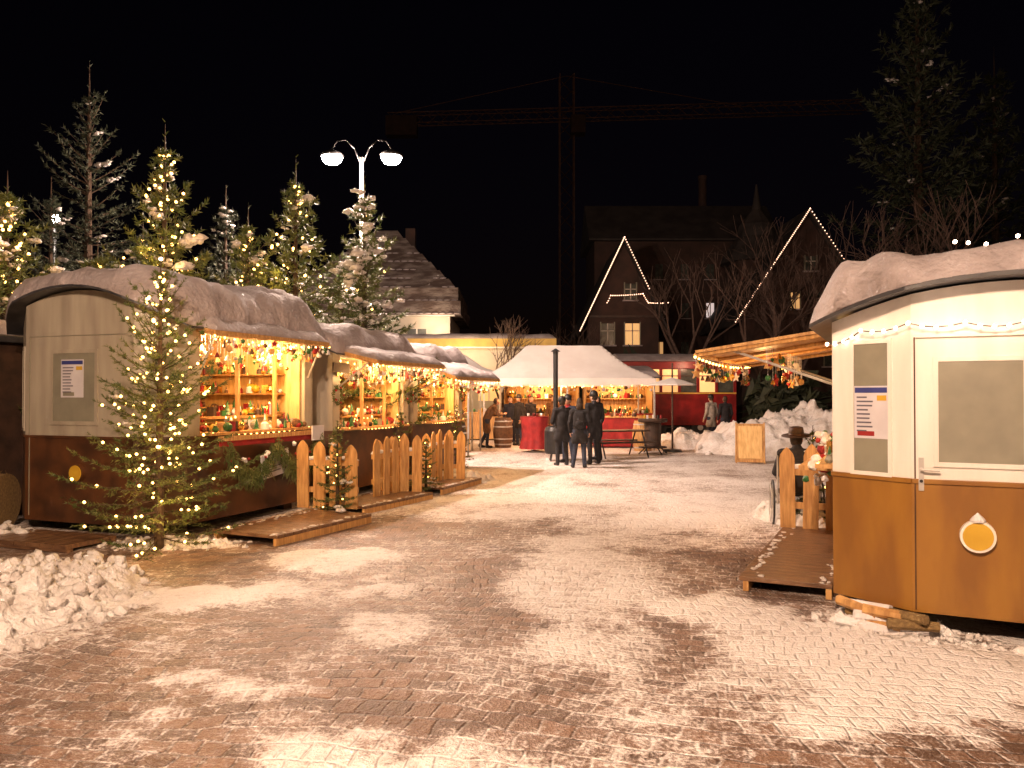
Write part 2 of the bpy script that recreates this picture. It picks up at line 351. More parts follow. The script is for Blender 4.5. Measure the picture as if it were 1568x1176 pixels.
t=bigc(-8.2,12.9,5.4,1.4,27,140,24,bmin=2.5,sr=.26); light('tree_glow',(.5,-1.1,3.9),38,TG,.15,t)
bigc(-7.2,15.5,5.2,1.4,28,30,18,bmin=2.5,mat=needle_d)
bigc(-3.9,18.2,5.0,1.6,29,0,34,sr=.28)
bigc(-7.3,14.0,4.5,1.4,30,70,26,bmin=2,sr=.30)
bigc(-11.9,20.5,7.4,1.9,31,0,10,mat=needle_d,sr=.18)
for x,y,h,r,sd,b in[(-2.45,11.2,1.35,.32,41,10),(-1.95,14.0,1.5,.35,42,16),(-1.5,13.9,1.0,.25,43,6),(-1.2,17.3,1.6,.4,44,18),(4.0,10.6,1.3,.35,45,8),(-2.75,12.3,1.2,.3,46,12)]:
    conifer('small_fir_tree',(x,y,.05),h,r,sd,12,5,4,10,.04,.005,10,.06,b,.013,base=.1)
conifer('tall_spruce',(21.0,41,0),25,4.8,51,30,7,8,7,.40,.06,50,.30,0,base=.12,mat=needle_d)
conifer('tall_spruce',(28,46,0),22,4.6,52,24,7,7,6,.40,.06,15,.3,0,base=.1,mat=needle_d)
# ---------------------------------------------------------------- bare trees
def bare(name,loc,H,seed,depth=5,mat=bark,lean=.0):
    rn=random.Random(seed); mb=MB()
    def grow(p,d,L,r,k):
        q=p+d*L; mb.cyl(p,q,r,r*.68,mat,6 if k>3 else 3)
        if k==0: return
        for _ in range(rn.choice((2,3,3)) if k<depth else 4):
            ax=Vector((rn.uniform(-1,1),rn.uniform(-1,1),rn.uniform(-.3,.6))).normalized()
            nd2=(d*rn.uniform(.7,1.1)+ax*.62+Vector((0,0,.12))).normalized()
            grow(p+d*L*rn.uniform(.65,1),nd2,L*rn.uniform(.6,.85),r*.6,k-1)
    grow(Vector((0,0,0)),Vector((lean,0,1)).normalized(),H*.3,H*.015,depth)
    return mb.build(name,None,loc=loc)
bark2=M('bare_bark',(.12,.075,.06),(.07,.045,.035),10,.9)
for k,(x,y,h) in enumerate([(8.4,39,11),(11.2,36,10),(13.6,38,11),(-.4,33,6.2),(16.2,36,12),(19,37,13),(3.0,41,7),(14.5,41,14)]): bare('bare_tree',(x,y,0),h,k+1,5,bark2)
# ---------------------------------------------------------------- kiosks
def slab(mb,ft,fb,nu,nv,mat):
    vs=[];fs=[]
    for f in(ft,fb):
        for j in range(nv+1):
            for i in range(nu+1): vs.append(f(i/nu,j/nv))
    n=nu+1; o=n*(nv+1)
    for j in range(nv):
        for i in range(nu):
            a=j*n+i; fs.append((a,a+1,a+n+1,a+n)); fs.append((o+a,o+a+n,o+a+n+1,o+a+1))
    for i in range(nu):
        fs.append((i,o+i,o+i+1,i+1)); a=nv*n+i; fs.append((a,a+1,o+a+1,o+a))
    for j in range(nv):
        a=j*n; fs.append((a,a+n,o+a+n,o+a)); a=j*n+nu; fs.append((a,o+a,o+a+n,a+n))
    mb.add(vs,fs,mat)
def goods(mb,x0,x1,y0,y1,z,n,rn,big=1.0):
    for _ in range(n):
        x=rn.uniform(x0,x1);y=rn.uniform(y0,y1);k=rn.randrange(6);m=rn.choice(MIX);s=rn.uniform(.025,.06)*big
        if k==0: mb.sph((x,y,z+s),s,m,sub=2)
        elif k==1: mb.box((x,y,z+s),(s*1.5,s*1.5,s*2),m,rn.random()*3); mb.box((x,y,z+s*2.03),(s*.3,s*1.56,.012),gold,0)
        elif k==2:
            mb.lathe((x,y,z),[(s*.9,0),(s*.8,s*1.2),(s*.3,s*1.6),(.004,s*3.2)],m,10); mb.sph((x,y,z+s*1.6),s*.45,skin,sub=1)
        elif k==3: mb.cyl((x,y,z),(x,y,z+s*2.5),s*.4,s*.4,m,8); mb.sph((x,y,z+s*2.7),s*.18,bulbm,(1,1,1.6),1)
        elif k==4:
            for q in range(3): mb.lathe((x,y,z+s*(.3+q*.8)),[(s*(.9-q*.22),0),(.003,s*1.3)],green,8)
        else: mb.lathe((x,y,z),[(s*.5,0),(s*.9,s*.7),(s*.5,s*1.5),(s*.6,s*1.7)],m,10)
def star(mb,c,r,mat,ry=0):
    pts=[]
    for i in range(10):
        a=math.pi*i/5+math.pi/2; q=r if i%2==0 else r*.42; pts.append((q*math.cos(a),q*math.sin(a)))
    R=Matrix.Rotation(ry,3,'Z'); vs=[]
    for d in(-.008,.008):
        for x,z in pts: vs.append(Vector(c)+R@Vector((x,d,z)))
    mb.add(vs,[tuple(range(10)),tuple(range(10,20))[::-1]]+[(i,(i+1)%10,10+(i+1)%10,10+i) for i in range(10)],mat)
def wreath(mb,c,r,seed=0):
    rn=random.Random(seed)
    for i in range(90):
        a=rn.random()*6.283; q=r+rn.uniform(-.25,.25)*r; d=Vector((0,math.cos(a),math.sin(a)))
        p=Vector(c)+d*q; e=p+Vector((rn.uniform(-1,1),rn.uniform(-1,1),rn.uniform(-1,1)))*r*.35
        mb.cyl(p,e,.010,.003,needle,4)
    for i in range(5):
        a=i*1.256; mb.sph(Vector(c)+Vector((.03,math.cos(a)*r,math.sin(a)*r)),.022,red,sub=1)
def hanging(mb,p,q,n,rn,drop=(.05,.32),big=1.0):
    p=Vector(p);q=Vector(q)
    for i in range(n):
        t=(i+.5+rn.uniform(-.3,.3))/n; a=p.lerp(q,t); d=rn.uniform(*drop); b=a-Vector((0,0,d)); mb.cyl(a,b,.0025,.0025,paper,3)
        m=rn.choice([red,white,gold,wood,wood,green,paper,browncl]); k=rn.randrange(4); s=rn.uniform(.018,.04)*big
        if k==0: mb.sph(b,s,m,sub=2)
        elif k==1: star(mb,b,s*1.6,m,rn.random()*3)
        elif k==2:
            mb.sph(b+Vector((s*.35,0,0)),s*.6,m,sub=1);mb.sph(b-Vector((s*.35,0,0)),s*.6,m,sub=1);mb.lathe(b-Vector((0,0,s*1.3)),[(.002,0),(s*.8,s*1.2)],m,8)
        else: mb.lathe(b-Vector((0,0,s)),[(s*.8,0),(s*.7,s*.3),(s*.35,s*1.3),(.004,s*1.6)],m,8)
def kiosk(name,org,th,W,L,e,c,zb,zm,ze,rise,side,low,snowT,hat,seed,power,upper=white,smat=None):
    smat=smat or snow_r
    root=empty(name,org,th); rn=random.Random(seed); h=W/2
    arch=lambda x:ze+rise*(1-min(1,abs(x)/h)**2)
    out=[(-h,L),(-h,0),(-h+e,-c),(h-e,-c),(h,0),(h,L)]
    mb=MB()
    def wall(p,q,z0,zt,mat,n=6,th_=.05,off=0):
        p=Vector(p); q=Vector(q); d=(q-p).normalized(); nn=Vector((d.y,-d.x))
        def ft(u,v):
            a=p.lerp(q,u)+nn*off; zz=z0+(((zt if zt else arch(a.x)))-z0)*v; return (a.x,a.y,zz)
        def fb(u,v):
            a=p.lerp(q,u)+nn*(off-th_); b=p.lerp(q,u); zz=z0+(((zt if zt else arch(b.x)))-z0)*v; return (a.x,a.y,zz)
        slab(mb,ft,fb,n,1,mat)
    segs=list(zip(out[:-1],out[1:]))
    for k,(p,q) in enumerate(segs):
        wall(p,q,zb,zm-.005,low,1)
        wall(p,q,zm-.02,zm+.015,low,1,.03,.014)
        if (side==-1 and k==0) or (side==1 and k==4):
            A=Vector(p);Bq=Vector(q); l=(Bq-A).length; f0=.22/l
            wall(A,A.lerp(Bq,f0),zm,None,upper,1); wall(A.lerp(Bq,1-f0),Bq,zm,None,upper,1)
            wall(A.lerp(Bq,f0+.001),A.lerp(Bq,.999-f0),ze-.10,ze,upper,1)
            for f in (.36,.66):
                a=A.lerp(Bq,f); mb.box((a.x-side*.03,a.y,(zm+ze)/2-.05),(.05,.05,ze-zm-.1),wood)
        else: wall(p,q,zm,None,upper,8)
    wall(( h,L),(-h,L),zb,zm,low,1); wall((h,L),(-h,L),zm+.001,None,upper,8)
    mb.prism([(-h+.07,L-.07),(-h+.07,.02),(-h+e,-c+.07),(h-e,-c+.07),(h-.07,.02),(h-.07,L-.07)],zb+.02,zb+.07,wooddk)
    for x in(-h+.3,h-.3):
        for y in(.2,L-.3): mb.box((x,y,zb/2),(.12,.2,zb),wooddk)
    mb.build('body',root,bevel=.004)
    mi=MB(); bx=-side*(h-.75)
    mi.box((bx,L/2,(zm+ze)/2),(.03,L-.2,ze-zm),inner); mi.box((0,L-.09,(zm+ze)/2),(W-.35,.03,ze-zm),inner); mi.box((0,.06,(zm+ze)/2),(W-.35,.03,ze-zm),inner)
    mi.box((0,L/2,ze-.03),(W-.3,L-.2,.03),inner)
    for y in np.arange(.3,L-.2,.55): mi.box((bx+side*.12,y,(zm+ze)/2),(.2,.03,ze-zm-.1),wood)
    for z in(zm+.08,zm+.33,zm+.58,zm+.83,zm+1.08):
        if z<ze-.2:
            mi.box((bx+side*.135,L/2,z),(.235,L-.3,.022),wood); goods(mi,bx+side*.08,bx+side*.24,.25,L-.25,z+.012,int(L*15),rn,1.15)
    for z in(zm+.25,zm+.55,zm+.85):
        if z<ze-.2: mi.box((side*.2,L-.2,z),(W*.55,.2,.022),wood); goods(mi,side*.2-W*.26,side*.2+W*.26,L-.27,L-.15,z+.012,18,rn,1.2)
    mi.box((side*(h-.12),L/2,zm+.03),(.55,L-.5,.035),wood)
    goods(mi,side*(h-.30),side*(h+.1),.35,L-.35,zm+.05,int(L*30),rn,1.15)
    mi.box((side*(h-.42),L/2,zm+.22),(.22,L-.7,.03),wood); goods(mi,side*(h-.50),side*(h-.34),.4,L-.4,zm+.24,int(L*16),rn,1.15)
    hanging(mi,(side*(h-.12),.3,ze-.1),(side*(h-.12),L-.3,ze-.1),int(L*13),rn,(.05,.42),1.2)
    hanging(mi,(side*(h-.45),.35,ze-.05),(side*(h-.45),L-.35,ze-.05),int(L*10),rn,(.1,.55),1.4)
    mi.build('goods',root)
    mr_=MB(); oh=.16; H2=h+oh
    def yf(x):
        ax=abs(x)
        return -c-.2 if ax<h-e else (-c-.2)+(c+.08)*min(1,(ax-h+e)/(e+oh))**1.3
    ra=lambda x:ze+.01+rise*(1-(abs(x)/h)**2)
    def pos(u,v):
        x=-H2+2*H2*u; y=yf(x)+(L+.15-yf(x))*v; return x,y
    def top(u,v): x,y=pos(u,v); return (x,y,ra(x)+.035)
    def bot(u,v): x,y=pos(u,v); return (x,y,ra(x)+.005)
    slab(mr_,top,bot,24,6,roofd); mr_.build('roof',root)
    ms=MB()
    def stop(u,v):
        x,y=pos(u,v); du=min(u,1-u)*2*H2; dv=min(v,1-v)*L; k=min(1,du/.26)**.5*min(1,dv/.18)**.5
        zt=ra(0)+snowT-.5*(ra(0)-ra(x))*1.0
        lump=noise.fractal(Vector((x*1.5+seed,y*1.3,seed)),1,2,3)
        z=ra(x)+.04+max(.03,zt-ra(x)-.04)*k*(1+.36*lump+.06*noise.noise(Vector((x*11,y*11,seed))))
        return (x*(1+.015*k)+.04*noise.noise(Vector((y*5,seed,0))),y+.06*noise.noise(Vector((x*5,seed,2))),z)
    def sbot(u,v): x,y=pos(u,v); return (x,y,ra(x)+.032)
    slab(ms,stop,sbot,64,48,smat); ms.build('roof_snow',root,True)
    t0,t1,wd,dr,zh,hs=hat; mh=MB(); sx=side
    A=Vector((sx*(h+.03),t0,zh)); B_=Vector((sx*(h+.03),t1,zh)); O=Vector((sx*wd,0,-dr))
    slab(mh,lambda u,v:(A+(B_-A)*v+O*u)[:],lambda u,v:(A+(B_-A)*v+O*u-Vector((0,0,.03)))[:],2,2,wood)
    for f in(0,.33,.66,1): 
        y=t0+(t1-t0)*f; y=min(max(y,t0+.03),t1-.03); a=Vector((A.x,y,zh-.055)); b=a+O
        mh.cyl(a,b,.022,.022,wood,6)
    mh.cyl(A+O-Vector((0,0,.05)),B_+O-Vector((0,0,.05)),.022,.022,wood,6)
    for y in(t0+.1,t1-.1):
        mh.cyl(Vector((sx*(h+.01),y,zh-.6)),A+O*.75+Vector((0,y-t0,-.05)),.014,.014,metal,6)
    hanging(mh,A+O-Vector((0,0,.06)),B_+O-Vector((0,0,.06)),int((t1-t0)*14),rn,(.04,.25),1.2)
    hanging(mh,A+O*.5-Vector((0,0,.06)),B_+O*.5-Vector((0,0,.06)),int((t1-t0)*10),rn,(.06,.38),1.2)
    mh.build('hatch',root)
    if hs:
        m2=MB()
        def ht(u,v):
            k=min(1,min(u+.15,1-u)*wd/.12)**.6*min(1,min(v,1-v)*(t1-t0)/.15)**.5
            p=A+(B_-A)*v+O*u; return (p.x,p.y,p.z+.004+hs*k*(1+.5*noise.noise(Vector((p.x*3,p.y*3,seed)))))
        slab(m2,ht,lambda u,v:(A+(B_-A)*v+O*u+Vector((0,0,.003)))[:],14,30,smat); m2.build('hatch_snow',root,True)
    pts=np.concatenate([cat(A+O-Vector((0,0,.07)),B_+O-Vector((0,0,.07)),int((t1-t0)*6),.05),cat((sx*(h+.14),.3,zm+.04),(sx*(h+.14),L-.3,zm+.04),int(L*7),.03),
        cat((sx*(h-.1),.4,ze-.15),(sx*(h-.1),L-.3,ze-.15),int(L*4),.05)])
    bulbs('fairy_lights',pts,.016,bulbm,root)
    for y in (L*.27,L*.73): light('interior_lamp',(side*(h-.40),y,ze-.22),power,(1,.66,.30),.06,root)
    light('hatch_lamp',(sx*(h+wd*.6+.1),(t0+t1)/2,zh-.38),power*(1.6 if side==1 else 1.0),(1,.51,.18),.06,root)
    return root,out,arch
def panel(mb,p,q,f0,f1,z0,z1,off,th,mat):
    p=Vector(p);q=Vector(q); d=(q-p); a=p+d*f0; b=p+d*f1; dn=d.normalized(); nn=Vector((dn.y,-dn.x)); c=(a+b)/2+nn*(off)
    mb.box((c.x,c.y,(z0+z1)/2),((b-a).length,th,z1-z0),mat,math.atan2(dn.y,dn.x))
def frame(mb,p,q,f0,f1,z0,z1,w_,mat,off=.006,th=.02):
    l=(Vector(q)-Vector(p)).length; g_=w_/l
    panel(mb,p,q,f0-g_,f0,z0-w_,z1+w_,off,th,mat); panel(mb,p,q,f1,f1+g_,z0-w_,z1+w_,off,th,mat)
    panel(mb,p,q,f0,f1,z1,z1+w_,off,th,mat); panel(mb,p,q,f0,f1,z0-w_,z0,off,th,mat)
def poster(mb,p,q,f0,f1,z0,z1,off,pat=0):
    panel(mb,p,q,f0,f1,z0,z1,off,.004,paper); hgt=z1-z0; w_=f1-f0
    panel(mb,p,q,f0+.03*w_,f1-.03*w_,z1-hgt*.13,z1-hgt*.03,off+.003,.004,blue)
    rn=random.Random(pat)
    for k in range(9):
        z=z1-hgt*(.2+.08*k); panel(mb,p,q,f0+.08*w_,f0+w_*rn.uniform(.35,.6),z-hgt*.03,z,off+.003,.003,inkm)
    panel(mb,p,q,f0+.68*w_,f0+w_*.95,z1-hgt*.28,z1-hgt*.18,off+.003,.003,yel); panel(mb,p,q,f0+.1*w_,f0+w_*.6,z0+.02,z0+hgt*.14,off+.003,.003,red if pat else greyp)
def roundlamp(mb,x,y,z,r,rim=white,cap=True):
    mb.cyl((x,y+.01,z),(x,y-.05,z),r,r*.97,rim,28); mb.cyl((x,y-.045,z),(x,y-.056,z),r*.84,r*.82,yel,28)
    if cap: mb.lathe((x,y-.028,z+r*.88),[(r*.42,0),(r*.44,r*.10),(r*.30,r*.30),(r*.12,r*.46),(.004,r*.56)],snow,14)
# right kiosk
thR=math.radians(-26)
rR,outR,_=kiosk('wagon_kiosk',(3.63,5.82,0),thR,2.4,5.0,.56,.34,.18,1.13,2.33,.22,-1,brown,.27,(1.55,4.9,1.42,.2,2.42,0),1,26)
mb=MB(); p,q=outR[2],outR[3]
frame(mb,p,q,.135,.54,1.27,1.99,.035,white); panel(mb,p,q,.135,.54,1.27,1.99,.004,.012,greyp)
panel(mb,p,q,.012,.02,.2,2.17,.003,.012,dbrown); panel(mb,p,q,.022,.72,2.16,2.168,.003,.012,greyp); panel(mb,p,q,.715,.722,.2,2.16,.003,.012,dbrown)
x=-.58; yy=-.34
mb.box((x,yy-.008,1.18),(.035,.016,.24),metal); mb.cyl((x,yy,1.215),(x,yy-.05,1.215),.011,.011,metal,10); mb.cyl((x,yy-.05,1.215),(x+.12,yy-.05,1.21),.010,.008,metal,10); mb.cyl((x,yy-.012,1.13),(x,yy-.022,1.13),.012,.012,black,10)
for zz in(.6,1.5,1.95): mb.cyl((.275,yy-.012,zz-.05),(.275,yy-.012,zz+.05),.012,.012,metal,8)
p,q=outR[1],outR[2]
frame(mb,p,q,.3,.73,1.17,2.14,.03,white); panel(mb,p,q,.3,.73,1.17,2.14,.004,.012,greyp); poster(mb,p,q,.31,.74,1.42,1.82,.014,1)
mb.build('doors_and_windows',rR,bevel=.002)
mb=MB(); roundlamp(mb,-.23,-.34,.76,.115); mb.build('marker_lamp',rR,False)
pts=[]; mbw=MB()
chain=[(-1.24,.05,2.16),(-.98,-.22,2.24),(-.66,-.40,2.27),(-.3,-.42,2.26),(.05,-.42,2.25),(.45,-.42,2.27),(.8,-.30,2.25)]
for a,b in zip(chain[:-1],chain[1:]):
    c_=cat(a,b,5,.03); pts+=list(c_[:-1]); wire(mbw,c_,.005,black)
for k in range(14): pts.append((-.35+.1*k,-.25+.25*abs(math.sin(k*1.7)),2.86+.03*math.sin(k*2)))
mbw.build('light_cable',rR); bulbs('cornice_lights',pts,.016,bulbw,rR)
light('cornice_glow',(-.4,-.75,2.2),3,(1,.7,.5),.1,rR)
mb=MB()
for k in range(60):
    rn=random; y=rn.uniform(1.2,4.6); mb.sph((-1.32-rn.uniform(0,.25),y,1.12+rn.uniform(-.25,.2)),rn.uniform(.02,.06),rn.choice([snow,green,red,white]),sub=2,nz=.5,seed=k)
mb.box((-1.4,3.0,1.05),(.4,3.4,.04),wood); mb.build('counter_decoration',rR)
# left kiosk
thL=math.radians(-20)
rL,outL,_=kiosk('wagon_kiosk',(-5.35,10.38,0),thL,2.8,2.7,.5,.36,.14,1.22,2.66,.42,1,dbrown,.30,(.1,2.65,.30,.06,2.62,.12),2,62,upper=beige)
mb=MB(); p,q=outL[2],outL[3]
frame(mb,p,q,.27,.66,1.42,2.28,.05,beige); panel(mb,p,q,.27,.66,1.42,2.28,.004,.012,greyp); poster(mb,p,q,.35,.56,1.72,2.2,.014,0)
panel(mb,p,q,.04,.045,.2,2.5,.003,.012,greyp); panel(mb,p,q,.04,.95,2.5,2.507,.003,.012,greyp)
p,q=outL[1],outL[2]; frame(mb,p,q,.3,.75,1.32,2.35,.04,beige); panel(mb,p,q,.3,.75,1.32,2.35,.004,.012,glassd)
p,q=outL[3],outL[4]; frame(mb,p,q,.25,.75,1.42,2.3,.04,beige); panel(mb,p,q,.25,.75,1.42,2.3,.004,.012,greyp)
mb.build('doors_and_windows',rL,bevel=.002)
mb=MB(); roundlamp(mb,.02,-.36,.77,.12,dbrown,False); mb.build('marker_lamp',rL,False)
mb=MB()
mb.box((1.63,1.4,1.19),(.03,2.2,.06),wood); mb.box((1.60,1.4,1.12),(.02,2.1,.07),red)
mb.box((1.56,1.55,.78),(.02,.62,.34),paper,R=Matrix.Rotation(.12,3,'X'))
for k in range(4): mb.box((1.573,1.52,.88-.065*k),(.006,.42-.05*k,.014),inkm,R=Matrix.Rotation(.12,3,'X'))
mb.box((1.66,2.45,1.18),(.02,.3,.22),paper)
rn=random.Random(5)
for f in range(1700):
    t=rn.random(); y=.45+2.1*t; z=1.10-.42*abs(math.sin(t*math.pi*2)); c_=Vector((1.60+rn.uniform(-.03,.09),y,z+rn.uniform(-.16,.09)))
    mb.cyl(c_,c_+Vector((rn.uniform(-.05,.09),rn.uniform(-.09,.09),rn.uniform(-.15,.03))),.006,.002,needle,3)
for k in range(6): mb.sph((1.65,rn.uniform(.6,2.4),rn.uniform(.7,1.05)),.03,snow,sub=2,nz=.6,seed=k); mb.sph((1.66,.5+.35*k,.9),.022,red,sub=1)
mb.build('counter_trim',rL)
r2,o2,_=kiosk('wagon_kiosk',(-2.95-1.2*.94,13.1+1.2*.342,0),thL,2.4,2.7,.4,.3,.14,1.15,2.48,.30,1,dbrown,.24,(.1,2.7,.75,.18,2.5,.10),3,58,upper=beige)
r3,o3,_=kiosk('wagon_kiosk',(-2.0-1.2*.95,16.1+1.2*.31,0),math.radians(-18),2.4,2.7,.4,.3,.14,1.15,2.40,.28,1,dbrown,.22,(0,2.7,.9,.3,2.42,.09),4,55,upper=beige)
for r_,k in((r2,1),(r3,2)):
    mb=MB()
    for y in(.1,2.62): wreath(mb,(1.24,y,1.75),.13,seed=k)
    star(mb,(1.23,.14,2.15),.12,gold,math.pi/2)
    mb.box((1.3,.1,2.2),(.02,.5,.16),wooddk); mb.build('wreaths',r_)
mb=MB(); mb.box((0,0,1.25),(1.6,1.4,2.5),wooddk); mb.box((0,-.02,2.55),(1.8,1.7,.1),roofd)
for k in range(8): mb.box((-.7+.2*k,-.71,1.25),(.17,.02,2.4),wooddk)
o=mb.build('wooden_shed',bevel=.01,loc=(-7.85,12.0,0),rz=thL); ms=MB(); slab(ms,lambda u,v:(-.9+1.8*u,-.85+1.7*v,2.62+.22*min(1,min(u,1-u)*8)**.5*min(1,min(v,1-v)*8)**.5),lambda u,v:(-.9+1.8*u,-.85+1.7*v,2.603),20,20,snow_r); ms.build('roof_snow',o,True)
mb=MB(); mb.cyl((-.4,0,.36),(.4,0,.36),.36,.36,hay,28)
rn=random.Random(3)
for k in range(700):
    a=rn.random()*6.28; x=rn.uniform(-.4,.4); c_=Vector((x,.36*math.cos(a),.36+.36*math.sin(a))); mb.cyl(c_,c_+Vector((rn.uniform(-.06,.06),rn.uniform(-.04,.04),rn.uniform(-.03,.05))),.003,.001,hay,3)
mb.build('hay_bale',loc=(-7.0,10.4,0),rz=.1)
mb=MB()
for k in range(10): mb.box((-.9+.2*k,0,.06),(.18,.7,.05),woodh)
for y in(-.3,.3): mb.box((0,y,.02),(2.0,.08,.04),woodh)
mb.build('wooden_deck',bevel=.005,loc=(-5.75,9.5,0),rz=thL)
# decks and picket fences
def deck(org,th,w_,l,z=.13):
    mb=MB(); n=int(l/.14)
    for k in range(n): mb.box((w_/2,(k+.5)*l/n,z-.02),(w_,l/n-.008,.04),woodh)
    for x in(.06,w_-.03): mb.box((x,l/2,(z-.04)/2),(.05,l,z-.042),wood)
    o=mb.build('wooden_deck',bevel=.004,loc=(*org,0),rz=th)
    ms=MB(); rn=random.Random(int(l*100+org[1]*10))
    for k in range(60): ms.sph((w_-.02-abs(rn.gauss(0,.04)) if k%2 else .05+abs(rn.gauss(0,.05)),rn.uniform(0,l),z+.002),rn.uniform(.008,.03),snow_d,(1,rn.uniform(.8,2.2),.3),2,.9,k)
    ms.build('snow_patches',o,True)
def fence(org,th,n,h=.95,z0=.1,pw=.17,gap=.09,sn=True):
    mb=MB(); rn=random.Random(n+int(org[1]*10))
    for k in range(n):
        x=k*(pw+gap)+pw/2; hh=h*rn.uniform(.93,1.06); w2=pw/2; pr=[(-w2,0),(w2,0),(w2,hh*.86),(w2*.8,hh*.92),(w2*.35,hh*.975),(0,hh),(-w2*.35,hh*.975),(-w2*.8,hh*.92),(-w2,hh*.86)]
        tl=rn.uniform(-.02,.02)
        vs=[(x+a+tl*b,d,z0+b) for d in(-.014,.014) for a,b in pr]; m=len(pr)
        mb.add(vs,[tuple(range(m)),tuple(range(m,2*m))[::-1]]+[(i,(i+1)%m,m+(i+1)%m,m+i) for i in range(m)],wood)
    Lw=n*(pw+gap)-gap
    for z in(.28,.70): mb.box((Lw/2,.034,z0+z*h),(Lw,.035,.08),wood)
    o=mb.build('picket_fence',bevel=.004,loc=(*org,0),rz=th)
    if sn:
        ms=MB()
        slab(ms,lambda u,v:(Lw*u,.016+.05*v,z0+.7*h+.043+.05*min(1,min(u,1-u)*14)**.5*(1+.5*noise.noise(Vector((u*6,v,n))))*(.4+.6*math.sin(math.pi*min(max(v,.05),.95)))),lambda u,v:(Lw*u,.016+.05*v,z0+.7*h+.041),30,5,snow); ms.build('rail_snow',o,True)
    return o
aR=Vector((.438,.899)); nR=Vector((-.899,.438)); c0=Vector((2.55,6.35))
deck(c0+aR*.5+nR*.82,thR,.78,3.1)
fence(c0+aR*3.45+nR*.84,thR,3,.97,.13,.17,.09)
deck((-3.62,9.62),thL-.08,1.0,1.9); fence((-3.10,11.55),thL*.6,4,.92,.13,.17,.08)
deck((-2.95,12.0),thL-.1,.9,1.9); fence((-2.35,13.55),-.2,4,.95,.1,.16,.07); fence((-2.2,12.7),math.radians(64),3,.95,.1,.15,.12)
deck((-2.1,14.3),thL,.95,1.8); fence((-1.75,15.6),-.2,4,.95,.1,.16,.07); fence((-1.5,14.8),math.radians(68),3,.95,.1,.15,.12)
rn=random.Random(9); mb=MB()
for k in range(12):
    a=rn.uniform(-.5,.5); x=rn.uniform(-.25,.25);y=rn.uniform(-.12,.12);z=.05+.05*(k//4); d=Vector((math.cos(a),math.sin(a),rn.uniform(-.1,.1)))*.17
    mb.cyl(Vector((x,y,z))-d,Vector((x,y,z))+d,.04,.036,rn.choice([wood,hay,snow]),7)
mb.build('firewood_pile',loc=(2.78,5.93,0),rz=-.6)
# ---------------------------------------------------------------- street lamps
def street_lamp(loc,H,power,rz=0,n=2,clr=(1,.74,.54)):
    root=empty('street_lamp',loc,rz); mb=MB(); mb.lathe((0,0,0),[(.16,0),(.16,.25),(.09,.5),(.065,1.2),(.05,H*.5),(.04,H-.4)],metal,14)
    for s in (1,-1)[:n]:
        pr=[Vector((s*.02,0,H-.55)),Vector((s*.16,0,H-.2)),Vector((s*.36,0,H+.0)),Vector((s*.56,0,H-.02)),Vector((s*.68,0,H-.2))]
        for a,b in zip(pr[:-1],pr[1:]): mb.cyl(a,b,.012,.012,black,8)
        c_=Vector((s*.68,0,H-.40))
        mb.lathe(c_,[(.25,.02),(.27,.05),(.2,.11),(.08,.16),(.03,.20)],black,20)
        mb.lathe(c_+Vector((0,0,-.15)),[(.06,0),(.15,.02),(.21,.08),(.24,.16)],lampg,18)
        light('lamp_bulb',c_+Vector((0,0,-.28)),power,clr,.12,root)
    mb.build('lamp_post',root,True)
street_lamp((-3.45,18.2,0),7.6,2900,clr=(1,.72,.57))
street_lamp((-1.8,-1.9,0),7.2,3300,.3,2,(1,.65,.43))
street_lamp((10.5,9.5,0),7.2,1000,1.3,1,(1,.54,.28))
root=empty('street_lamp',(-12.95,22.5,0)); mb=MB(); mb.lathe((0,0,0),[(.1,0),(.06,1),(.045,6.6)],black,10); mb.sph((0,0,6.75),.13,lampg,sub=2); mb.build('lamp_post',root,True); light('lamp_bulb',(0,-.5,6.7),300,(1,.8,.65),.2,root)
# ---------------------------------------------------------------- people
def capmesh(p0,p1,r0,r1,fy=1.0,n=12):
    p0=Vector(p0);p1=Vector(p1); d=p1-p0; L_=d.length; d=d.normalized() if L_>1e-5 else Vector((0,0,1)); a=d.orthogonal().normalized(); b=d.cross(a); vs=[];fs=[]
    prof=[]
    for k in range(4): t=-math.pi/2+(k+.3)*math.pi/8; prof.append((p0+d*r0*math.sin(t),r0*math.cos(t)))
    prof.append((p0,r0)); prof.append((p1,r1))
    for k in range(4): t=(k+.7)*math.pi/8; prof.append((p1+d*r1*math.sin(t),r1*math.cos(t)))
    for c_,r in prof:
        for i in range(n):
            t=2*math.pi*i/n; o=(a*math.cos(t)+b*math.sin(t))*r; o.y*=fy; vs.append(c_+o)
    for j in range(len(prof)-1):
        for i in range(n): fs.append((j*n+i,j*n+(i+1)%n,(j+1)*n+(i+1)%n,(j+1)*n+i))
    fs.append(tuple(range(n))[::-1]); k=(len(prof)-1)*n; fs.append(tuple(range(k,k+n)))
    return vs,fs
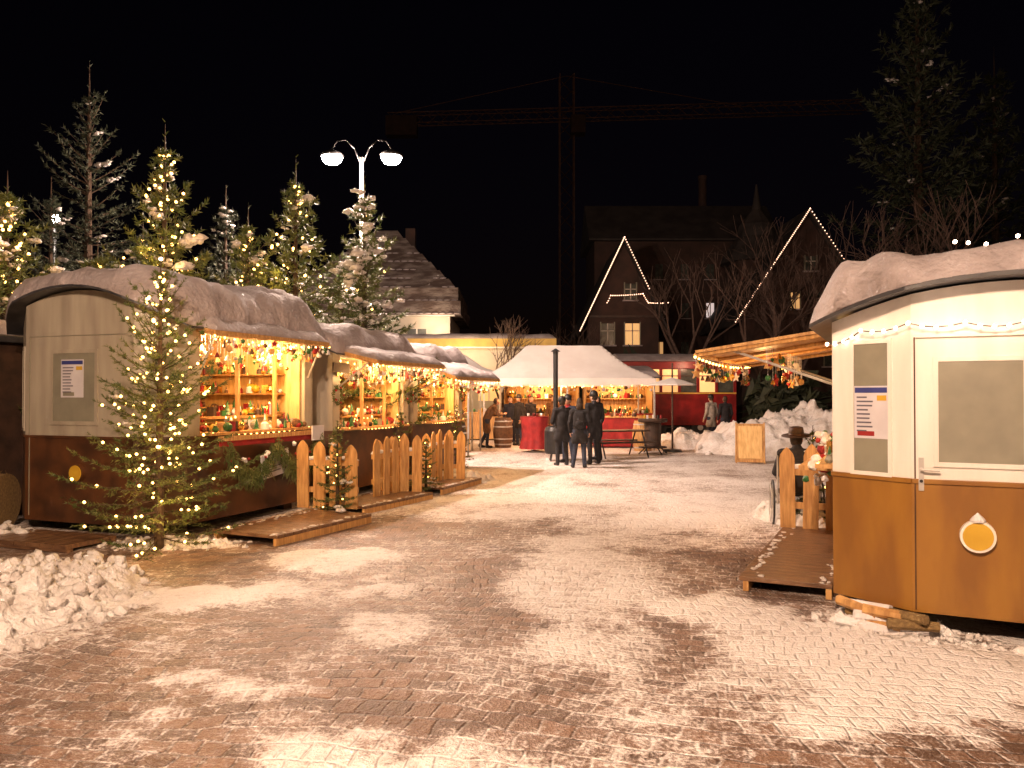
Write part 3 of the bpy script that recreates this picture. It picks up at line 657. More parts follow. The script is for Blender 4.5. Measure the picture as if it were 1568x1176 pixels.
def person(name,loc,face,H=1.75,coat=blackc,legs=jeans,shoe=black,hat=None,J=None,hem=.72,hairlong=False,look=(0,0),scarf=None,bag=None,hatm=black):
    s=H/1.75; root=empty(name,loc,face); root.scale=(s,s,s)
    j=dict(pel=(0,0,.95),che=(0,.0,1.24),nec=(0,.0,1.47),hed=(0,.025,1.625),shL=(-.185,0,1.41),shR=(.185,0,1.41),elL=(-.25,-.03,1.13),elR=(.25,-.03,1.13),wrL=(-.24,.1,.90),wrR=(.24,.1,.90),
        hiL=(-.09,0,.92),hiR=(.09,0,.92),knL=(-.11,.03,.50),knR=(.10,.02,.50),anL=(-.13,-.03,.09),anR=(.12,-.02,.09),toL=(-.15,.13,.045),toR=(.14,.14,.045))
    if J: j.update(J)
    j={k:Vector(v) for k,v in j.items()}
    C=[]
    add=lambda a,b,r0,r1,fy,m:C.append((Vector(a),Vector(b),r0,r1,fy,m))
    add(j['pel'],j['che'],.165,.175,.72,0); add(j['che'],(j['shL']+j['shR'])/2,.17,.10,.72,0); add(j['shL'],j['shR'],.078,.078,1,0); add(j['che'],j['nec'],.12,.062,1,0)
    add(j['nec'],j['hed'],.052,.05,1,3)
    add(j['nec']-Vector((0,0,.03)),j['nec']+Vector((0,0,.02)),.078,.068,1,4 if scarf else 0)
    for q in'LR':
        add(j['sh'+q],j['el'+q],.066,.056,1,0); add(j['el'+q],j['wr'+q],.056,.044,1,0)
        add(j['hi'+q],j['kn'+q],.095,.066,1,1); add(j['kn'+q],j['an'+q],.066,.052,1,1); add(j['an'+q]-Vector((0,0,.035)),j['to'+q],.052,.042,1,2)
        hp=j['hi'+q].lerp(j['kn'+q],max(0,(.95-hem)/.44)); add(j['pel'],hp,.15,.125,.85,0)
    mb=MB()
    for c_ in C: v,f=capmesh(*c_[:5]); mb.add(v,f,coat)
    o=mb.build('body',root,True); rm=o.modifiers.new('r','REMESH'); rm.mode='VOXEL'; rm.voxel_size=.02; smo=o.modifiers.new('s','SMOOTH'); smo.iterations=3; smo.factor=.5
    dg=bpy.context.evaluated_depsgraph_get(); me=bpy.data.meshes.new_from_object(o.evaluated_get(dg)); o.modifiers.clear(); o.data=me
    me.materials.clear()
    for m in(coat,legs,shoe,skin,scarf or coat): me.materials.append(m)
    n=len(me.polygons); cen=np.zeros(n*3,dtype=np.float32); me.polygons.foreach_get('center',cen); cen=cen.reshape(-1,3); best=np.full(n,9.); idx=np.zeros(n,dtype=np.int32)
    for p0,p1,r0,r1,fy,m in C:
        a=np.array(p0);d=np.array(p1)-a; t_=np.clip(((cen-a)@d)/max(d@d,1e-6),0,1); df=cen-(a+d*t_[:,None]); df[:,1]/=fy; dist=np.linalg.norm(df,axis=1)-(r0+(r1-r0)*t_); k=dist<best; best[k]=dist[k]; idx[k]=m
    me.polygons.foreach_set('material_index',idx); me.polygons.foreach_set('use_smooth',[True]*n); me.update()
    v,f=ICO[3]; v=v.copy(); hv=[]
    for x,y,z in v:
        X_=x*.075;Y_=y*.095;Z_=z*.118
        if z<0: X_*=1+.28*z; Y_*=1+.12*z; Y_+=-.012*z*(1 if y>0 else -.5)
        if y>.2 and abs(x)<.22 and -.35<z<.1: Y_+=.022*(1-abs(x)/.22)*(.5-z)*1.1
        if y>.6 and abs(abs(x)-.38)<.16 and abs(z-.05)<.13: Y_-=.010
        if y>.6 and abs(x)<.3 and abs(z+.52)<.09: Y_+=.006
        hv.append((X_,Y_,Z_))
    mh=MB(); mh.add(hv,f,skin)
    for q in(-1,1):
        mh.sph((q*.029,.078,.005),.0125,white,sub=1); mh.sph((q*.029,.0875,.005),.006,eyem,sub=1); mh.sph((q*.076,-.005,-.005),.028,skin,(.35,.7,1.1),2)
        mh.box((q*.03,.087,.028),(.03,.008,.006),hair)
    mh.sph((0,.083,-.062),.02,lipm,(1.1,.35,.28),1)
    hvv=[(x*.084,y*.104-.012,z*.125+.012) for x,y,z in v]
    keep=[ff for ff in f if all((v[i][2]>.45 or v[i][1]<.05 and v[i][2]>-.75) for i in ff)]
    mh.add(hvv,keep,hair)
    if hairlong: mh.sph((0,-.06,-.08),.1,hair,(.9,.55,1.3),2,.2,1)
    if hat=='beanie': mh.lathe((0,-.008,.03),[(.102,-.02),(.104,.03),(.095,.075),(.065,.112),(.02,.13),(.003,.132)],hatm,18)
    if hat=='brim':
        mh.lathe((0,-.005,.05),[(.19,.012),(.195,0),(.11,-.008),(.10,.01),(.10,.05),(.088,.115),(.06,.125),(.03,.112),(.003,.108)],hatm,22)
        mh.lathe((0,-.005,.05),[(.103,.008),(.103,.035)],dbrown,22)
    h=mh.build('head',root,True); h.location=j['hed']; h.rotation_euler=(look[0],0,look[1])
    for q,sg in(('L',-1),('R',1)):
        d=(j['wr'+q]-j['el'+q]).normalized(); mm=MB(); wv=j['wr'+q]; up_=Vector((0,1,0)); sd=(up_-d*up_.dot(d)).normalized(); nn=d.cross(sd)
        pv,pf=capmesh(wv,wv+d*.085,.026,.034,1,8)
        pv=[wv+(x-wv)-nn*((x-wv).dot(nn))*.45 for x in pv]; mm.add(pv,pf,skin)
        for k,(o_,ln) in enumerate(((.030,.068),(.010,.078),(-.010,.072),(-.029,.056))):
            b=wv+d*.095+sd*o_; k1=b+d*ln*.45+nn*sg*.004; k2=k1+(d*.75-nn*sg*.6)*ln*.32; k3=k2+(d*.3-nn*sg*.9)*ln*.26
            for a_1,b_1,ra,rb in((b-d*.015,k1,.0095,.0088),(k1,k2,.0088,.008),(k2,k3,.008,.007)): vv,ff=capmesh(a_1,b_1,ra,rb,1,6); mm.add(vv,ff,skin)
        b=wv+d*.03+sd*.025; k1=b+(d*.5+sd*.85)*.035; k2=k1+(d*.85+sd*.3-nn*sg*.3)*.032
        for a_1,b_1,ra,rb in((b,k1,.0125,.011),(k1,k2,.0105,.0085)): vv,ff=capmesh(a_1,b_1,ra,rb,1,6); mm.add(vv,ff,skin)
        mm.build('hand_'+q,root,True)
    if bag:
        mg=MB(); v,f=ICO[3]; mg.add([(math.copysign(abs(x)**.55,x)*.15,math.copysign(abs(y)**.6,y)*.085-.2,math.copysign(abs(z)**.6,z)*.22+1.2) for x,y,z in v],f,bag); mg.sph((0,-.28,1.12),.1,bag,(1,.4,.8),2); mg.build('backpack',root,True)
    return root
person('person',(1.24,19.7,0),.25,1.70,blackc,blackc,hat='beanie',J=dict(wrL=(-.12,.2,1.05),elL=(-.27,.0,1.12)))
person('person',(1.62,19.1,0),-.15,1.68,blackc,jeans,hairlong=True,bag=blackc,J=dict(anL=(-.16,-.05,.09),toL=(-.2,.11,.045)))
person('person',(2.08,20.2,0),.5,1.84,blackc,blackc,hat='beanie',J=dict(wrR=(.14,.26,1.12),elR=(.28,.04,1.12)),look=(0,.4))
person('person',(1.45,20.6,0),2.6,1.74,navy,jeans,hat='beanie',scarf=red)
person('person',(2.3,21.4,0),1.9,1.72,blackc,blackc)
person('person',(-.85,26.4,.0),-1.25,1.75,browncl,jeans,J=dict(che=(0,.14,1.2),nec=(0,.28,1.40),hed=(0,.36,1.53),shL=(-.18,.24,1.34),shR=(.18,.24,1.34),elL=(-.22,.34,1.08),elR=(.22,.36,1.08),wrL=(-.12,.55,1.12),wrR=(.12,.55,1.12),anL=(-.14,-.18,.09),toL=(-.15,-.02,.045)),hem=.6)
person('person',(.25,27.5,.0),2.2,1.76,blackc,jeans,hat='beanie'); person('person',(.65,27.9,.0),-2.4,1.72,blackc,blackc,hairlong=True); person('person',(-.05,28.3,.0),3.0,1.7,navy,jeans)
person('person',(3.0,28.4,.0),2.9,1.74,navy,jeans,scarf=red); person('person',(1.5,29,.0),2.9,1.74,browncl,jeans)
person('person',(-2.0,27.0,0),-.8,1.75,blackc,blackc,J=dict(wrR=(.16,.26,1.12)))
person('person',(7.15,28.6,0),.5,1.76,greycl,jeans,hat='beanie',J=dict(anL=(-.12,-.2,.09),toL=(-.13,-.04,.05),anR=(.11,.16,.09),toR=(.12,.34,.05))); person('person',(7.55,28.2,0),.2,1.72,blackc,jeans,J=dict(anL=(-.12,.14,.09),toL=(-.13,.3,.05)))
# wheelchair user
wcx=(3.84,10.75,0); wc=empty('wheelchair',wcx,-.25); mb=MB()
def ring(mb,c,R_,r,mat,n=36):
    pr=[Vector(c)+Vector((0,R_*math.cos(2*math.pi*i/n),R_*math.sin(2*math.pi*i/n))) for i in range(n+1)]
    for a,b in zip(pr[:-1],pr[1:]): mb.cyl(a,b,r,r,mat,6)
for x in(-.31,.31):
    ring(mb,(x,0,.30),.29,.014,black); ring(mb,(x*1.1,0,.30),.25,.007,metal)
    for k in range(10): a=k*math.pi/5; mb.cyl((x,0,.30),(x,.28*math.cos(a),.30+.28*math.sin(a)),.003,.003,metal,4)
    ring(mb,(x*.85,.46,.09),.08,.012,black,16); mb.cyl((x*.85,.46,.09),(x*.85,.42,.42),.012,.012,metal,6); mb.cyl((x*.85,.42,.42),(x*.85,-.2,.42),.012,.012,metal,6)
    mb.cyl((x*.85,-.2,.3),(x*.85,-.24,.98),.012,.012,metal,6); mb.cyl((x*.85,-.24,.98),(x*.85,-.36,.97),.016,.016,black,8); mb.cyl((x*.85,-.2,.64),(x*.85,.2,.64),.018,.018,black,6)
    mb.cyl((x*.85,.42,.42),(x*.6,.62,.12),.011,.011,metal,6); mb.box((x*.5,.66,.11),(.14,.16,.015),black)
mb.cyl((-.33,0,.3),(.33,0,.3),.012,.012,metal,6); mb.box((0,.05,.44),(.46,.46,.04),black); mb.box((0,-.225,.68),(.48,.03,.42),black); mb.build('frame_and_wheels',wc)
person('seated_person',wcx,-.25,1.75,blackc,jeans,hat='brim',hatm=wooddk,look=(.12,-.3),hem=.95,J=dict(pel=(0,-.06,.55),che=(0,-.06,.82),nec=(0,-.02,1.02),hed=(0,.03,1.15),shL=(-.19,-.05,.96),shR=(.19,-.05,.96),elL=(-.27,.02,.70),elR=(.27,.02,.70),wrL=(-.2,.24,.66),wrR=(.2,.24,.66),
   hiL=(-.09,-.02,.54),hiR=(.09,-.02,.54),knL=(-.12,.44,.56),knR=(.12,.44,.56),anL=(-.12,.56,.20),anR=(.12,.56,.20),toL=(-.13,.72,.155),toR=(.13,.72,.155)))
# ---------------------------------------------------------------- market middle
def tent(name,loc,w_,d,ze,zr,rz=0,ridge=.45):
    root=empty(name,loc,rz); mb=MB()
    def surf(u,v,o=0):
        x=(u-.5)*w_; y=(v-.5)*d; ky=1-abs(v-.5)*2; kx=min(1,min(u,1-u)/((1-ridge)/2)); k=min(kx,ky); sg=.13*math.sin(math.pi*k)*(.6+.4*math.sin(u*9.42)**2)
        return (x,y,ze+(zr-ze)*k-sg-o+.02*noise.noise(Vector((x*1.5,y*1.5,1))))
    slab(mb,lambda u,v:surf(u,v),lambda u,v:surf(u,v,.012),48,24,canvas)
    for s in(-1,1):
        for hor in(0,1):
            f1=lambda u,v:(((u-.5)*w_,s*d/2,ze-.0-.22*v-.02*v*math.sin(u*40)) if hor else (s*w_/2,(u-.5)*d,ze-.22*v-.02*v*math.sin(u*30)))
            f2=lambda u,v:(((u-.5)*w_,s*(d/2+.01),ze-.22*v-.02*v*math.sin(u*40)) if hor else (s*(w_/2+.01),(u-.5)*d,ze-.22*v-.02*v*math.sin(u*30)))
            slab(mb,f1,f2,40,1,canvas)
    mb.build('canopy',root)
    ml=MB()
    for x in(-w_/2+.05,0,w_/2-.05):
        for y in(-d/2+.05,d/2-.05): ml.box((x,y,ze/2),(.05,.05,ze),metal)
    ml.build('legs',root); return root
t=tent('canopy_tent',(1.75,26.8,0),5.6,3.3,2.28,3.42,0)
for x,y in((-1.8,-.2),(1.8,-.2),(.2,1.0)): light('tent_lamp',(x,y,2.05),100,(1,.48,.20),.1,t)
bulbs('string_lights',np.concatenate([cat((-2.7,-1.5,2.1),(2.7,-1.5,2.1),18,.1),cat((-2.7,1.4,2.15),(2.7,1.4,2.15),18,.1)]),.024,bulbm,t)
t=tent('canopy_tent',(-2.2,30.5,0),3.6,3.0,2.55,3.5,0,.05); light('tent_lamp',(0,0,2.2),120,(1,.56,.26),.1,t)
t=tent('canopy_tent',(-2.4,23.9,0),2.4,2.4,2.35,2.85,0,.3); light('tent_lamp',(0,-.2,2.0),80,(1,.6,.3),.1,t)
def counter(loc,w_,d,h,mat,rz=0,seed=0,top=wood):
    mb=MB(); n=int(w_*14)
    def f1(u,v): return ((u-.5)*w_,-d/2-.012*math.sin(u*n)*(1-v)-.01,.06+(h-.06)*v)
    slab(mb,f1,lambda u,v:((u-.5)*w_,-d/2+.01,.06+(h-.06)*v),n*2,2,mat)
    mb.box((0,0,h+.02),(w_+.08,d+.1,.04),top); mb.box((0,.02,h/2),(w_-.04,d-.08,h-.02),wooddk); goods(mb,-w_/2,w_/2,-d/2,d/2,h+.04,int(w_*9),random.Random(seed),1.5)
    return mb.build('market_counter',loc=loc,rz=rz)
counter((3.45,26.6,0),1.5,.6,1.0,red,-.1,1); counter((-.3,31,0),3.0,.6,1.05,wood,0,2); counter((3.9,28.6,0),2.2,.6,1.05,wood,0,3,red); counter((-2.2,24.5,0),1.8,.5,1.0,wood,.1,4); counter((1.6,31,0),3,.6,1.05,wood,0,5)
def stall(loc,w_,d,h,rz=0,seed=1,clr=wood,pw=130):
    root=empty('wooden_stall',loc,rz); mb=MB(); n=int(w_/.16)
    for k in range(n): mb.box((-w_/2+(k+.5)*w_/n,d/2,h/2),(w_/n-.01,.03,h),clr)
    for s in(-1,1):
        for k in range(int(d/.16)): mb.box((s*w_/2,-d/2+(k+.5)*.16,h/2),(.03,.15,h),clr)
    for k in range(n): mb.box((-w_/2+(k+.5)*w_/n,-d/2,.5),(w_/n-.01,.03,1.0),clr)
    mb.box((0,-d/2-.05,1.03),(w_,.35,.04),wood); mb.box((0,-d/2,h-.1),(w_,.04,.2),clr); slab(mb,lambda u,v:((u-.5)*(w_+.5),-d/2-.5+(d+.6)*v,h+.05+.35*v),lambda u,v:((u-.5)*(w_+.5),-d/2-.5+(d+.6)*v,h+.35*v),2,2,roofd)
    rn=random.Random(seed); goods(mb,-w_/2+.1,w_/2-.1,-d/2-.15,-d/2+.1,1.05,int(w_*16),rn,1.6); mb.box((0,d/2-.15,1.6),(w_-.2,.25,.03),wood); goods(mb,-w_/2+.1,w_/2-.1,d/2-.2,d/2-.1,1.62,int(w_*10),rn,1.8); hanging(mb,(-w_/2,-d/2-.03,h-.2),(w_/2,-d/2-.03,h-.2),int(w_*7),rn,(.05,.3),2.0)
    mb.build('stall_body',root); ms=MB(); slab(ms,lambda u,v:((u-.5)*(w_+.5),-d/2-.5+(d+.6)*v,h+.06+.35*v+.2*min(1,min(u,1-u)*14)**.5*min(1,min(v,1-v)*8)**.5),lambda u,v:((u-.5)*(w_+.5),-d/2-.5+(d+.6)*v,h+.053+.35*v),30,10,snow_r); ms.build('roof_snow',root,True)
    light('stall_lamp',(0,0,h-.3),pw,(1,.58,.25),.1,root); bulbs('string_lights',cat((-w_/2,-d/2-.06,h-.05),(w_/2,-d/2-.06,h-.05),int(w_*5),.06),.028,bulbm,root)
stall((-2.9,31.8,0),2.2,1.6,2.4,.15,1); stall((4.2,32,0),2.6,1.6,2.4,0,2); stall((1.2,33,0),3.0,1.6,2.4,0,3)
# pavilion with yellow fascia
root=empty('market_pavilion',(-2.0,36,0)); mb=MB(); mb.box((0,0,1.95),(7,3.0,3.9),plaster); mb.box((0,-.1,4.0),(7.8,3.8,.34),yelf); mb.box((0,-.1,3.80),(7.6,3.6,.08),white)
for x in(-2.6,-1,1,2.6): mb.box((x,-1.51,2.1),(.9,.03,1.2),winy); mb.box((x,-1.53,2.1),(.05,.03,1.2),white)
mb.build('pavilion_body',root,bevel=.01)
ms=MB(); slab(ms,lambda u,v:(-3.9+7.8*u,-2.0+3.8*v,4.19+.22*min(1,min(u,1-u)*25)**.5*min(1,min(v,1-v)*10)**.5*(1+.3*noise.noise(Vector((u*8,v*4,1))))),lambda u,v:(-3.9+7.8*u,-2.0+3.8*v,4.175),50,12,snow_r); ms.build('roof_snow',root,True)
light('pavilion_lamp',(0,-3.6,3.5),220,(1,.68,.36),.15,root)
def barrel(loc,h=.95,r=.32,m=wooddk):
    mb=MB(); mb.lathe((0,0,0),[(r*.8,0),(r*.93,h*.25),(r,h*.5),(r*.93,h*.75),(r*.8,h),(r*.74,h),(r*.74,h-.03)],m,22)
    for z in(.12,.3,.7,.88): rr_=r*(.8+.2*math.sin(math.pi*z))+.006; mb.lathe((0,0,z*h),[(rr_,-.02),(rr_+.003,.0),(rr_,.02)],metal,22)
    mb.build('barrel',smooth=False,loc=loc)
barrel((-.30,26.6,0),1.0,.33,browncl); barrel((4.1,25.0,0),.95,.33,wood); barrel((.0,29.6,0),1.0,.33,browncl); barrel((-1.55,22.2,0),1.0,.3)
def cloth_table(loc):
    mb=MB(); n=48; prof=[(.44,1.10),(.45,1.06),(.40,.8),(.38,.45),(.46,.10)]
    mb.box((0,0,1.05),(.1,.1,.1),wood); vs=[]
    for j,(r,z) in enumerate(prof):
        for i in range(n): t=2*math.pi*i/n; q=r*(1+.07*(j/4)*math.sin(t*9)); vs.append((q*math.cos(t),q*math.sin(t),z))
    fs=[(j*n+i,j*n+(i+1)%n,(j+1)*n+(i+1)%n,(j+1)*n+i) for j in range(4) for i in range(n)]+[tuple(range(n))]; mb.add(vs,fs,red)
    mb.cyl((0,0,0),(0,0,1.05),.04,.04,metal,8); mb.lathe((0,0,0),[(.25,0),(.24,.03),(.04,.06)],metal,16)
    for k in range(4): mb.cyl((.2*math.cos(k*1.7),.2*math.sin(k*1.7),1.10),(.2*math.cos(k*1.7),.2*math.sin(k*1.7),1.19),.035,.042,redp if k%2 else white,10)
    mb.build('bar_table',smooth=True,loc=loc)
cloth_table((.70,24.6,0)); cloth_table((2.6,27.2,0))
mb=MB(); mb.lathe((0,0,0),[(.42,.18),(.42,.22),(.25,.24),(.25,.92),(.42,.95),(.44,.98),(.44,1.03),(.43,1.05)],wooddk,26)
for k in range(4): a=k*1.57+.4; mb.cyl((.25*math.cos(a),.25*math.sin(a),.2),(.5*math.cos(a),.5*math.sin(a),0),.02,.02,black,6)
for k in range(5): mb.cyl((.25*math.cos(k*1.3),.25*math.sin(k*1.3),1.05),(.25*math.cos(k*1.3),.25*math.sin(k*1.3),1.16),.035,.03,[red,white,yel,paper,black][k],8)
mb.build('spool_table',smooth=False,loc=(4.2,23.8,0))
mb=MB(); mb.lathe((0,0,.2),[(.28,0),(.3,.1),(.3,.6),(.26,.7),(.08,.75)],black,20); mb.cyl((0,0,.9),(0,0,2.85),.065,.065,black,14); mb.lathe((0,0,2.85),[(.07,0),(.07,.05),(.13,.06),(.02,.14)],black,14)
for k in range(3): a=k*2.09; mb.cyl((.2*math.cos(a),.2*math.sin(a),.25),(.28*math.cos(a),.28*math.sin(a),0),.02,.02,black,6)
mb.build('wood_stove',loc=(1.16,21.2,0))
mb=MB(); mb.box((0,0,.74),(1.7,.65,.04),wooddk)
for y in(-.6,.6): mb.box((0,y,.44),(1.7,.26,.04),wooddk)
for x in(-.65,.65):
    mb.cyl((x,-.6,.42),(x,.6,.42),.025,.025,black,6)
    for s in(-1,1): mb.cyl((x,s*.2,.74),(x,s*.62,0),.025,.025,black,6)
mb.build('picnic_table',bevel=.01,loc=(3.0,22.6,0),rz=.3)
mb=MB(); mb.cyl((0,0,0),(0,0,2.75),.03,.025,wooddk,10); mb.lathe((0,0,0),[(.3,0),(.28,.08),(.04,.1)],black,16); mb.lathe((0,0,2.05),[(.75,0),(.74,.03),(.4,.14),(.03,.24)],canvas,8); mb.build('parasol',loc=(4.95,24.6,0))
mb=MB()
for s in(-1,1):
    R=Matrix.Rotation(s*.2,3,'X'); mb.box((0,s*.12+.0,.52),(.68,.02,1.0),wood,R=R); mb.box((0,s*.135,.54),(.58,.012,.84),paper if s>0 else inner,R=R)
for x in(-.35,.35):
    for s in(-1,1): mb.cyl((x,s*.01,1.04),(x,s*.24,0),.018,.018,wood,6)
mb.build('sandwich_board',loc=(6.15,20.6,0),rz=-.25)
# red tram
root=empty('red_tram',(6.9,34.2,0),.06); mb=MB(); n=6; LL=4.8
mb.box((0,0,1.15),(LL,2.2,1.3),redp); mb.box((0,0,1.83),(LL+.02,2.22,.06),yelf); mb.box((0,0,3.0),(LL,2.2,.3),redp)
for k in range(n+1): mb.box((-LL/2+.05+k*(LL-.1)/n,-1.06,2.35),(.12,.08,1.0),redp)
mb.box((0,.9,2.35),(LL-.2,.05,1.0),redp)
for k in range(n): mb.box((-LL/2+.05+(k+.5)*(LL-.1)/n,-1.04,2.35),(.68,.02,.95),winy if k in(1,2,4) else glassd); mb.box((-LL/2+.05+(k+.5)*(LL-.1)/n,-1.06,2.55),(.68,.03,.04),wooddk)
mb.box((-LL/2+.5,-1.11,1.3),(.75,.03,1.6),dbrown)
slab(mb,lambda u,v:((u-.5)*(LL+.3),(v-.5)*2.5,3.17+.35*math.sin(math.pi*v)),lambda u,v:((u-.5)*(LL+.3),(v-.5)*2.5,3.16),4,10,snow_r)
for x in(-1.7,-.9,.9,1.7): mb.cyl((x,-1.0,.4),(x,-.85,.4),.38,.38,black,20); mb.cyl((x,-1.02,.4),(x,-1.0,.4),.12,.12,metal,12)
mb.box((0,0,.42),(LL-.8,1.7,.1),black)
for x in(-1.9,1.9): mb.sph((x,-1.12,.9),.09,bulbm,(1,.3,1),2)
mb.build('tram_body',root,bevel=.02); light('tram_fill_light',(.5,-2.4,3.0),70,(1,.5,.3),.15,root)  # added fill light in front of the tram, not a real lamp
# ---------------------------------------------------------------- houses
root=empty('white_house',(-6.6,42,0)); mb=MB(); mb.box((0,0,2.8),(7.2,7,5.6),plaster)
for x in(-2.2,0,2.0): mb.box((x,-3.52,4.3),(.9,.04,1.3),glassd); mb.box((x,-3.55,4.3),(.06,.04,1.3),white); mb.box((x,-3.55,3.6),(1.1,.12,.08),white)
mb.box((0,-3.6,5.62),(7.7,.5,.12),white); mb.build('walls',root)
mb=MB(); prof=[(4.15,4.05,5.6),(4.02,3.92,6.25),(3.9,3.8,6.9)]
for q in range(1,8): prof.append((3.9-3.5*q/7*.98,3.8-3.7*q/7,6.9+3.5*q/7))
shing=M('snowy_shingles',(.10,.07,.06),(.27,.23,.21),1.3,.85,.6,stretch=(1,1,3),bscale=9,lo=.42,hi=.66,bdist=.1)
for (a,b,z0),(c_,d_,z1) in zip(prof[:-1],prof[1:]):
    a1=c_+.12;b1=d_+.12
    vs=[(-a,-b,z0),(a,-b,z0),(a,b,z0),(-a,b,z0),(-a1,-b1,z1),(a1,-b1,z1),(a1,b1,z1),(-a1,b1,z1)]
    mb.add(vs,[(0,1,5,4),(1,2,6,5),(2,3,7,6),(3,0,4,7),(0,3,2,1),(4,5,6,7)],shing)
    n=int(2*a/.34)
    for k in range(n):
        x=-a+(k+.5)*2*a/n
        if noise.noise(Vector((x*.6,z0*.9,2)))>-.25: mb.sph((x,-b-.02,z0+.05),.17,snow_r,(1,.3,.26),1,.2,k)
mb.box((1.2,.4,10.0),(.5,.5,1.2),housed); mb.build('hip_roof',root)
light('wall_lamp',(3.0,-4.6,4.9),120,(1,.7,.45),.15,root)
def gable_house(loc,w_,ze,zr,d,rz=0,win=(),face=housed,outline=(1,1),extra=None,glow=24):
    root=empty('gabled_house',loc,rz); mb=MB(); h=w_/2
    vs=[(-h,0,0),(h,0,0),(h,0,ze),(0,0,zr),(-h,0,ze),(-h,d,0),(h,d,0),(h,d,ze),(0,d,zr),(-h,d,ze)]
    mb.add(vs,[(0,1,2,3,4),(9,8,7,6,5),(0,4,9,5),(1,6,7,2)],face)
    for s in(-1,1):
        k=(zr-ze)/h; o=.5
        a0=Vector((0,-.5,zr+.05));a1=Vector((s*(h+o),-.5,ze-o*k+.05)); b0=a0+Vector((0,d+1,0)); b1=a1+Vector((0,d+1,0)); up=Vector((0,0,.22))
        mb.add([a0,a1,b1,b0,a0+up,a1+up,b1+up,b0+up],[(0,3,2,1),(4,5,6,7),(0,1,5,4),(3,7,6,2),(1,2,6,5)],slate)
    for z in np.arange(ze,zr-2,2.2):
        ww=h*(1-(z-ze)/(zr-ze)); mb.box((0,-.03,z),(2*ww-.1,.06,.12),wooddk)
    for x,z,ww,hh_,m in win:
        mb.box((x,-.02,z),(ww,.06,hh_),m); mb.box((x,-.06,z),(.06,.06,hh_),plaster if m!=winw else wooddk); mb.box((x,-.06,z+hh_*.15),(ww,.06,.05),plaster if m!=winw else wooddk)
        for s in(-1,1): mb.box((x+s*(ww/2+.04),-.05,z),(.06,.1,hh_+.16),greyp)
        mb.box((x,-.07,z-hh_/2-.06),(ww+.3,.16,.08),snow_r)
    mb.build('house_body',root); pts=[]
    k=(zr-ze)/h
    if outline[0]: pts+=list(cat((0,-.55,zr+.2),(-(h+.5),-.55,ze-.5*k+.2),int(outline[0]*66),0))
    if outline[1]: pts+=list(cat((0,-.55,zr+.2),((h+.5)*outline[1],-.55,zr-(zr-ze+.5*k)*outline[1]+.2),int(34*outline[1])+3,0))
    if extra: 
        for a,b,n in extra: pts+=list(cat(a,b,n,.03))
    bulbs('outline_lights',pts,.036,bulbd,root)
    if outline[0]: light('facade_glow',(0,-2.5,ze),glow,(1,.5,.3),.3,root)
    return root
gable_house((6.3,45,0),4.0,6.2,10.4,9,0,[(.5,5.2,.8,1.2,winy),(-.9,5.2,.7,1.2,glassd),(.4,7.6,.6,.9,glassd),(-.8,2.5,.8,1.2,glassd)],outline=(1,.55),extra=[((-.8,-.7,7.3),(1.0,-.7,7.4),16),((1.0,-.7,7.4),(1.3,-.7,6.9),6),((1.3,-.7,6.9),(2.4,-.7,6.9),12),((-.8,-.7,7.3),(-1.0,-.7,6.9),4)])
gable_house((16.7,45,0),7.4,6.4,12.0,12,0,[(-.7,7.1,.5,.9,winy),(.9,7.1,.7,1.0,glassd),(-1,4.0,.9,1.2,glassd),(1.4,4.0,.9,1.2,glassd),(.2,9.2,.6,.8,glassd)],outline=(1,.75))
mb=MB(); mb.box((0,0,6),(12,6,12),housed)
for i_ in range(7):
    for k in range(4):
        lit={(4,2):winw,(5,2):winw,(1,0):winy,(2,1):winy}.get((i_,k),glassd); mb.box((-5.1+1.7*i_,-3.02,2.2+2.6*k),(.5,.05,.95),lit); mb.box((-5.1+1.7*i_,-3.06,1.64+2.6*k),(.8,.14,.06),snow_r); mb.box((-5.1+1.7*i_,-3.05,2.2+2.6*k),(.05,.05,.95),wooddk)
for z in(3.4,6,8.6): mb.box((0,-3.04,z),(12,.08,.1),wooddk)
slab(mb,lambda u,v:((u-.5)*12.8,(v-.5)*7,12.1+3.0*(1-abs(2*v-1))),lambda u,v:((u-.5)*12.8,(v-.5)*7,12.0),2,8,slate); mb.build('apartment_building',loc=(11.5,56,0))
mb=MB(); mb.box((0,0,5),(3.2,3.2,10),housed); mb.lathe((0,0,10),[(2.3,0),(2.1,.5),(1.3,1.6),(1.1,2.4),(.3,3.4),(.05,5)],slate,12)
mb.box((0,-1.62,8.2),(.8,.05,1.3),glassd); mb.box((0,-1.66,7.5),(1.0,.1,.08),snow_r); mb.build('turret_tower',loc=(15.4,50,0))
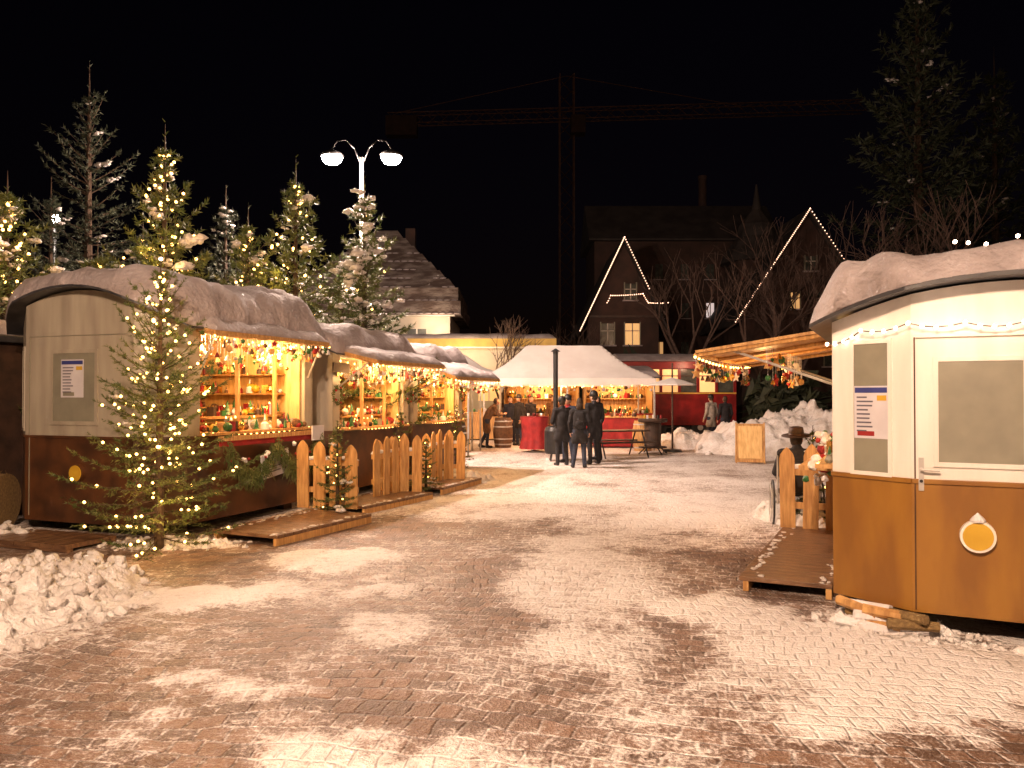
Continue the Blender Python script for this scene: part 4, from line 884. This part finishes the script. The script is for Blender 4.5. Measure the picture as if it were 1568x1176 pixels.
gable_house((-16,48,0),9,5,9.5,8,0,[(-1,3.8,.9,1.2,glassd)],outline=(0,0))
def mass(name,x0,x1,y,h,seed,mat=needle_d,n=7000):
    g_=np.random.default_rng(seed); x=g_.uniform(x0,x1,n); top=h*(.7+.35*np.sin(x*.9+seed)+.2*np.sin(x*2.3)); z=g_.uniform(0,1,n)**.7*np.abs(top); yy_=y+g_.uniform(-1.5,1.5,n)
    p=np.stack([x,yy_,z],1); A=p+g_.normal(size=(n,3))*.30;B1=p+g_.normal(size=(n,3))*.30; npmesh(name,np.stack([p,A,B1],1).reshape(-1,3),np.arange(3*n).reshape(-1,3),[mat])
mass('distant_tree_line',-60,70,75,6,1); mass('hedge',-1,8.5,42,3.0,2); mass('hedge',17,30,40,3.5,3); mass('hedge',-22,-9,30,3,4); mass('hedge',10.2,17,33,2.4,5)
# tower crane
mb=MB(); cm=M('crane_steel',(.17,.08,.04),(.09,.045,.025),2,.6)
def lattice(a,b,w_,n,r=.09):
    a=Vector(a);b=Vector(b); d=(b-a).normalized(); s1=Vector((0,1,0)) if abs(d.y)<.5 else Vector((1,0,0)); s2=d.cross(s1)
    cs=[s1*x*w_/2+s2*y*w_/2 for x,y in((-1,-1),(1,-1),(1,1),(-1,1))]
    for c_ in cs: mb.cyl(a+c_,b+c_,r,r,cm,4)
    for k in range(n):
        p=a.lerp(b,k/n); q=a.lerp(b,(k+1)/n)
        for i_ in range(4): mb.cyl(p+cs[i_],q+cs[(i_+1)%4],r*.6,r*.6,cm,3)
lattice((6.2,90,0),(6.2,90,38),1.6,22); lattice((-14,90,33),(40,90,34.5),1.2,40,.07); mb.box((-12.5,90,32.2),(3.5,1.4,2.2),housed); mb.cyl((6.2,90,38),(-13,90,33.8),.05,.05,cm,4); mb.cyl((6.2,90,38),(26,90,34.6),.05,.05,cm,4)
mb.box((7.4,89,32),(1.6,1.6,2),housed); mb.build('tower_crane')
mb=MB(); mb.lathe((0,0,0),[(.35,0),(.3,18),(.34,18.1),(.34,18.3)],housed,12); mb.build('chimney',loc=(14.4,60,0))
